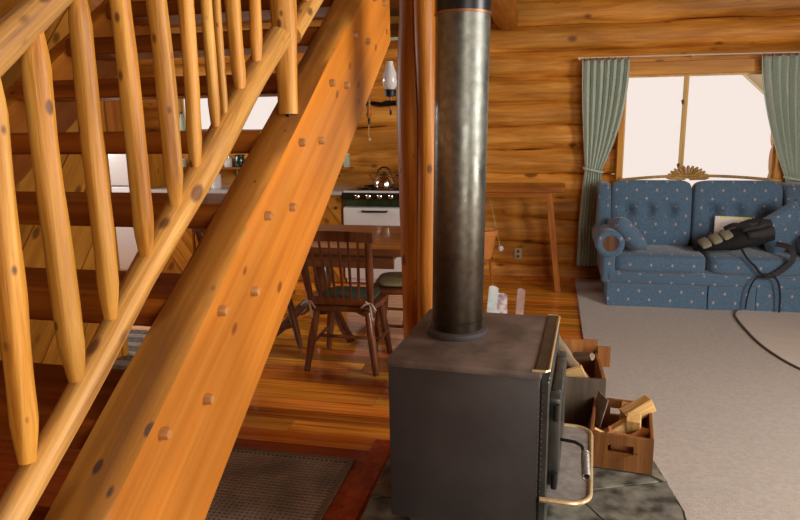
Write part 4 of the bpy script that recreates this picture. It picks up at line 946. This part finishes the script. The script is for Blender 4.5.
# refrigerator
fr = thing('refrigerator', 'white refrigerator at the left end of the counter', 'refrigerator', (-4.52, 6.4, 0))
b = bmesh.new(); bx(b, (-4.51, 6.42, 0.68), (0.66, 0.54, 1.34), 0.012, seg=2); obj('body', b, 'white_enamel', fr)
for z0, z1 in ((0.06, 0.955), (0.968, 1.345)):
    b = bmesh.new(); bx(b, (-4.51, 6.13, (z0+z1)/2), (0.66, 0.04, z1-z0), 0.010, seg=2); d = obj('door', b, 'white_enamel', fr)
    b = bmesh.new(); bx(b, (-4.79, 6.10, (z0+z1)/2), (0.02, 0.03, 0.2), 0.006); obj('handle', b, 'chrome', d)
b = bmesh.new(); bx(b, (-4.168, 6.43, 0.675), (0.012, 0.53, 1.35)); t = thing('cabinet_panel', 'pine end panel between the white refrigerator and the counter', 'panel', (-4.168, 6.43, 0)); obj('panel_board', b, 'pine', t)
# range
rg = thing('kitchen_range', 'white enamel kitchen range with black knob panel seen left of the post', 'range', (-1.59, 6.4, 0))
RX0, RX1 = -1.975, -1.215; xc = (RX0+RX1)/2; ww = RX1-RX0
b = bmesh.new(); bx(b, (xc, 6.42, 0.46), (ww, 0.50, 0.90), 0.004); obj('body', b, 'white_enamel', rg)
b = bmesh.new(); bx(b, (xc, 6.40, 0.922), (ww, 0.52, 0.02), 0.005); obj('cooktop', b, 'white_enamel', rg)
b = bmesh.new(); bx(b, (xc, 6.43, 0.934), (ww-0.05, 0.48, 0.006), 0.002); obj('burner_well', b, 'black_enamel', rg)
b = bmesh.new(); bx(b, (xc, 6.147, 0.880), (ww, 0.045, 0.066), 0.004); cp = obj('knob_panel', b, 'black_enamel', rg)
for i in range(5):
    b = bmesh.new(); x = xc-0.235+i*0.112; lathe(b, [(0.022, 0), (0.022, 0.006), (0.016, 0.010), (0.015, 0.026), (0.010, 0.028)], 14, M=Matrix.Translation((x, 6.124, 0.880)) @ Matrix.Rotation(pi/2, 4, 'X')); bx(b, (0, 0, 0), (0.008, 0.008, 0.034), 0.002, Matrix.Translation((x, 6.094, 0.880)) @ Matrix.Rotation(radians(35), 4, 'Y')); obj('knob', b, 'chrome', cp)
b = bmesh.new(); bx(b, (xc, 6.150, 0.812), (ww, 0.03, 0.066), 0.004); obj('green_panel', b, 'green_enamel', rg)
b = bmesh.new(); bx(b, (xc, 6.145, 0.635), (ww, 0.045, 0.27), 0.008, seg=2); od = obj('warming_door', b, 'white_enamel', rg)
b = bmesh.new(); tube(b, [(xc-0.18, 6.122, 0.738), (xc-0.18, 6.09, 0.738), (xc+0.06, 6.09, 0.738), (xc+0.06, 6.122, 0.738)], 0.010, 8); obj('door_handle', b, 'iron', od)
b = bmesh.new(); bx(b, (xc, 6.145, 0.27), (ww, 0.045, 0.42), 0.008, seg=2); od = obj('oven_door', b, 'white_enamel', rg)
b = bmesh.new(); tube(b, [(xc-0.2, 6.122, 0.44), (xc-0.2, 6.09, 0.44), (xc+0.2, 6.09, 0.44), (xc+0.2, 6.122, 0.44)], 0.010, 8); obj('door_handle', b, 'iron', od)
for cx_ in (xc-0.18, xc+0.18):
    for cy_ in (6.29, 6.56):
        b = bmesh.new(); 
        for a_ in range(3): bx(b, (0, 0, 0), (0.20, 0.010, 0.010), 0, Matrix.Translation((cx_, cy_, 0.944)) @ Matrix.Rotation(a_*pi/3, 4, 'Z'))
        lathe(b, [(0.035, 0.938), (0.03, 0.944)], 14, (cx_, cy_, 0)); obj('burner_grate', b, 'iron', rg)
# kettle
kt = thing('kettle', 'shiny steel kettle with dark handle on the kitchen range', 'kettle', (-1.60, 6.30, 0.95))
b = bmesh.new(); lathe(b, [(0.085, 0), (0.10, 0.012), (0.102, 0.05), (0.085, 0.095), (0.05, 0.12), (0.03, 0.125)], 26); obj('body', b, 'chrome', kt, local=True)
b = bmesh.new(); lathe(b, [(0.045, 0.12), (0.04, 0.130), (0.01, 0.135), (0.012, 0.155), (0.004, 0.158)], 18); obj('lid', b, 'iron', kt, local=True)
b = bmesh.new(); tube(b, [(-0.085, 0, 0.05), (-0.12, 0, 0.075), (-0.14, 0, 0.115), (-0.155, 0, 0.125)], [0.022, 0.016, 0.012, 0.010], 10); obj('spout', b, 'chrome', kt, local=True)
b = bmesh.new(); tube(b, [(0.08*cos(a_), 0, 0.10+0.10*sin(a_)) for a_ in [radians(10+16*i) for i in range(11)]], 0.008, 8); obj('handle', b, 'iron', kt, local=True)
po = thing('stock_pot', 'dark green enamel pot right of the kettle on the range', 'pot', (-1.37, 6.50, 0.95))
b = bmesh.new(); lathe(b, [(0.11, 0), (0.125, 0.01), (0.127, 0.13), (0.132, 0.135), (0.125, 0.138)], 26); obj('body', b, 'black_enamel', po, local=True)
b = bmesh.new(); lathe(b, [(0.132, 0.138), (0.12, 0.155), (0.05, 0.168), (0.012, 0.17), (0.016, 0.19), (0.004, 0.192)], 24); obj('lid', b, 'greenpot', po, local=True)
for s_ in (-1, 1):
    b = bmesh.new(); tube(b, [(s_*0.125, -0.03, 0.10), (s_*0.155, -0.02, 0.105), (s_*0.155, 0.02, 0.105), (s_*0.125, 0.03, 0.10)], 0.006, 8); obj('handle', b, 'iron', po, local=True)
# range hood
hd = thing('range_hood', 'thin pale green range hood edge on the wall near the post', 'hood', (-1.6, 6.5, 2.28))
b = bmesh.new(); prism(b, [(6.25, 2.32), (6.25, 2.35), (6.5, 2.5), (6.745, 2.5), (6.745, 2.30), (6.3, 2.30)], RX0, RX1+0.02, axis='x'); obj('hood_shell', b, 'tablewood', hd, smooth=False)
b = bmesh.new(); bx(b, (xc, 6.24, 2.335), (ww+0.02, 0.02, 0.028), 0.004); obj('hood_lip', b, 'palegreen', hd)
# shelf and small things
sh = thing('wall_shelf', 'narrow dark wooden shelf under the kitchen window', 'shelf', (-3.3, WY-0.13, 1.12))
beam('shelf_board', (-4.1, WY-0.095, 1.115), (-2.05, WY-0.095, 1.115), 0.022, 0.17, 'tablewood', sh, 0.003, hint=V((0, 1, 0)))
for x in (-4.0, -2.2): beam('bracket', (x, WY-0.01, 1.02), (x, WY-0.12, 1.10), 0.02, 0.02, 'tablewood', sh)
def jar(name, label, cat, x, y, z, r, h, mat, capmat, neck=0.5, seg=16):
    t = thing(name, label, cat, (x, y, z)); b = bmesh.new()
    lathe(b, [(r*0.9, 0), (r, h*0.06), (r, h*0.7), (r*neck, h*0.86), (r*neck, h*0.92)], seg); obj('body', b, mat, t, local=True)
    b = bmesh.new(); lathe(b, [(r*neck*1.15, h*0.90), (r*neck*1.15, h), (r*neck*0.8, h*1.01)], seg); obj('cap', b, capmat, t, local=True)
SHZ = 1.1265
jar('jar', 'grey white jar with silver lid on the narrow kitchen shelf', 'jar', -3.56, WY-0.115, SHZ, 0.05, 0.12, 'counter', 'chrome', 0.85)
jar('jar', 'pale jar second on the narrow kitchen shelf', 'jar', -3.43, WY-0.115, SHZ, 0.045, 0.11, 'milk', 'chrome', 0.85)
jar('jar', 'dark green jar at the right on the narrow kitchen shelf', 'jar', -3.29, WY-0.115, SHZ, 0.055, 0.13, 'greenpot', 'iron', 0.85)
jar('jar', 'pale green jar at the left on the narrow kitchen shelf', 'jar', -3.98, WY-0.115, SHZ, 0.04, 0.09, 'palegreen', 'milk', 0.85)
jar('jar', 'small pale green jar on the shelf at the edge of the stair timber', 'jar', -2.085, WY-0.115, SHZ, 0.035, 0.14, 'palegreen', 'milk', 0.8)
jar('bottle', 'white bottle standing on the counter past the bottom rail', 'bottle', -3.42, 6.32, 0.929, 0.055, 0.20, 'milk', 'milk', 0.35)
for i, (x, h_, m_, lab) in enumerate(((-3.97, 0.24, 'palegreen', 'pale green glass bottle on the kitchen window sill leftmost'), (-3.88, 0.2, 'greenpot', 'dark bottle second on the kitchen window sill'), (-3.60, 0.26, 'milk', 'white bottle on the kitchen window sill right of the dark one'))):
    jar('bottle', lab, 'bottle', x, WY-0.075, 1.481, 0.028, h_, m_, 'iron', 0.4)

# ================================================================== DINING SET
dt = thing('dining_table', 'dark brown wooden dining table behind the spindle chair', 'table', (-1.75, 4.7, 0))
for i in range(5): beam('top_plank', (-2.45, 4.31+i*0.2, 0.735), (-0.96, 4.31+i*0.2, 0.735), 0.03, 0.198, 'tablewood', dt, 0.005, hint=V((0, 1, 0)))
beam('edge_board', (-2.45, 4.203, 0.728), (-0.96, 4.203, 0.728), 0.05, 0.02, 'darkwood', dt, 0.004, hint=V((0, 1, 0)))
for yy in (4.24, 5.10): beam('apron', (-2.36, yy, 0.665), (-1.02, yy, 0.665), 0.11, 0.022, 'darkwood', dt, hint=V((0, 1, 0)))
for xx in (-2.3, -1.08): beam('apron', (xx, 4.30, 0.68), (xx, 5.10, 0.68), 0.11, 0.022, 'darkwood', dt, hint=V((1, 0, 0)))
b = bmesh.new(); lathe(b, [(0.05, 0.72), (0.05, 0.64), (0.035, 0.6), (0.06, 0.5), (0.075, 0.4), (0.045, 0.28), (0.06, 0.2), (0.07, 0.14)], 20, (-1.70, 4.70, 0)); obj('pedestal', b, 'darkwood', dt)
for i in range(4):
    a_ = pi/4+i*pi/2; d = V((cos(a_), sin(a_), 0)); c0 = V((-1.70, 4.70, 0)); b = bmesh.new(); tube(b, spl([c0+d*0.03+V((0, 0, 0.24)), c0+d*0.16+V((0, 0, 0.23)), c0+d*0.32+V((0, 0, 0.10)), c0+d*0.44+V((0, 0, 0.035))]), 0.034, 8); obj('foot', b, 'darkwood', dt)

def make_chair(label, pad, loc, rz, ties=True):
    """seat faces local +Y, back at -Y"""
    t = thing('spindle_chair', label, 'chair', loc, rz, 'spindle back chairs around the dining table')
    def P(n, bm, m='darkwood', **k): return obj(n, bm, m, t, local=True, **k)
    b = bmesh.new()
    sp_ = [(-0.20, -0.20), (0.20, -0.20), (0.235, 0.0), (0.23, 0.17), (0.12, 0.225), (-0.12, 0.225), (-0.23, 0.17), (-0.235, 0.0)]
    prism(b, sp_, 0.405, 0.440, bev=0.010); P('seat', b)
    for sx in (-1, 1):
        for y0, y1, q in ((-0.15, -0.22, 0.235), (0.15, 0.20, 0.225)):
            b = bmesh.new(); tube(b, [(sx*0.17, y0, 0.41), (sx*(0.17*0.5+q*0.5), (y0+y1)/2, 0.205), (sx*q, y1, 0.0)], [0.021, 0.028, 0.019], 12); P('leg', b)
    b = bmesh.new(); tube(b, [(-0.215, -0.19, 0.16), (-0.212, 0.18, 0.18)], 0.012, 8); P('stretcher', b)
    b = bmesh.new(); tube(b, [(0.215, -0.19, 0.16), (0.212, 0.18, 0.18)], 0.012, 8); P('stretcher', b)
    b = bmesh.new(); tube(b, [(-0.21, 0.0, 0.172), (0.21, 0.0, 0.172)], 0.012, 8); P('stretcher', b)
    bk_ = lambda z: -0.185-(z-0.44)*0.22
    for sx in (-1, 1):
        b = bmesh.new(); tube(b, [(sx*0.195, bk_(0.42)+0.01, 0.42), (sx*0.212, bk_(0.68), 0.68), (sx*0.222, bk_(0.90), 0.90)], [0.019, 0.026, 0.021], 12); P('back_post', b)
    for i in range(6):
        f = (i-2.5)/2.5; b = bmesh.new(); tube(b, [(f*0.125, bk_(0.47), 0.47), (f*0.14, bk_(0.66), 0.66), (f*0.155, bk_(0.89), 0.89)], [0.007, 0.010, 0.007], 8); P('spindle', b)
    b = bmesh.new(); bx(b, (0, 0, 0), (0.40, 0.022, 0.055), 0.008, Matrix.Translation((0, bk_(0.475), 0.475)) @ Matrix.Rotation(radians(12), 4, 'X')); P('lower_rail', b)
    b = bmesh.new(); n = 10; rings = []
    for i in range(n+1):
        f = 2*i/n-1; x = f*0.255; c_ = -0.012*(1-f*f)
        rings.append([V((x, bk_(0.90)+yy+c_, zz+0.008*(1-f*f))) for yy, zz in ((-0.014, 0.875), (0.012, 0.87), (0.010, 0.935), (-0.016, 0.94))])
    ring_skin(b, rings); P('crest_rail', b)
    b = bmesh.new(); pillowbox(b, (0.38, 0.36, 0.035), 0.008, 7, 4, Matrix.Translation((0, 0.015, 0.465))); pd = P('seat_pad', b, pad)
    if ties:
        for sx in (-1, 1):
            b = bmesh.new(); x = sx*0.20
            for q in ((-0.05, -0.02), (0.045, -0.035), (0.02, -0.10), (-0.02, 0.02)): tube(b, spl([(x, -0.205, 0.47), (x+q[0]*0.5, -0.228, 0.475+q[1]*0.2), (x+q[0], -0.225, 0.468+q[1])], 4), 0.0065, 6)
            obj('tie', b, 'tie', pd, local=False, M=WM[t])
    return t
make_chair('dark spindle back chair with its back to the viewer and pale seat ties', 'cushion', (-1.29, 4.06, 0), radians(0))
make_chair('dark spindle chair with green pad at the right end of the table by the post', 'olivepad', (-1.02, 4.56, 0), radians(98), ties=False)
make_chair('dark spindle chair left of the table mostly hidden by the stair timber', 'cushion', (-2.02, 4.18, 0), radians(-28), ties=False)

# ================================================================== HANGING LAMP over the table
lp = thing('hanging_lamp', 'hanging lamp with white glass chimneys on black iron arms over the table', 'lamp', (-1.235, 4.4, 1.55))
LX, LY = -1.215, 4.4
b = bmesh.new(); lathe(b, [(0.004, 1.57), (0.012, 1.60), (0.008, 1.615)], 12, (LX, LY, 0)); obj('finial', b, 'iron', lp)
b = bmesh.new(); lathe(b, [(0.012, 1.615), (0.022, 1.64), (0.014, 1.67), (0.026, 1.72), (0.016, 1.76), (0.022, 1.85), (0.012, 1.95), (0.012, 2.0)], 14, (LX, LY, 0)); obj('turned_stem', b, 'post', lp)
b = bmesh.new(); tube(b, [(LX, LY, 2.0), (LX, LY, 2.60)], 0.004, 6); obj('chain', b, 'iron', lp)
b = bmesh.new(); tube(b, spl([(LX, LY, 1.57), (LX-0.006, LY, 1.52), (LX, LY, 1.47)], 4), 0.003, 6); lathe(b, [(0.002, 1.46), (0.008, 1.465), (0.008, 1.48), (0.002, 1.485)], 8, (LX, LY, 0)); obj('pull_chain', b, 'brass', lp)
for a_ in (72, 162, 252, 342):
    d = V((cos(radians(a_)), sin(radians(a_)), 0)); c0 = V((LX, LY, 1.715)); e = c0+d*0.28
    b = bmesh.new(); tube(b, spl([c0, c0+d*0.14+V((0, 0, -0.015)), e]), 0.014, 8); ring = [e+V((cos(q)*0.044, sin(q)*0.044, 0)) for q in [2*pi*i/18 for i in range(19)]]; tube(b, ring, 0.018, 8); arm = obj('lamp_arm', b, 'iron', lp)
    b = bmesh.new(); lathe(b, [(0.002, -0.085), (0.010, -0.07), (0.008, -0.045)], 10, e); obj('arm_finial', b, 'iron', arm)
    b = bmesh.new(); lathe(b, [(0.010, -0.045), (0.016, -0.01), (0.014, 0.045)], 12, e); obj('wood_cup', b, 'post', arm)
    b = bmesh.new(); lathe(b, [(0.020, 0.045), (0.040, 0.05), (0.044, 0.085), (0.032, 0.095)], 18, e); obj('burner', b, 'iron', arm)
    b = bmesh.new(); lathe(b, [(0.028, 0.092), (0.045, 0.115), (0.056, 0.15), (0.050, 0.19), (0.034, 0.235), (0.024, 0.27), (0.023, 0.285)], 22, e); obj('glass_chimney', b, 'milk', arm)
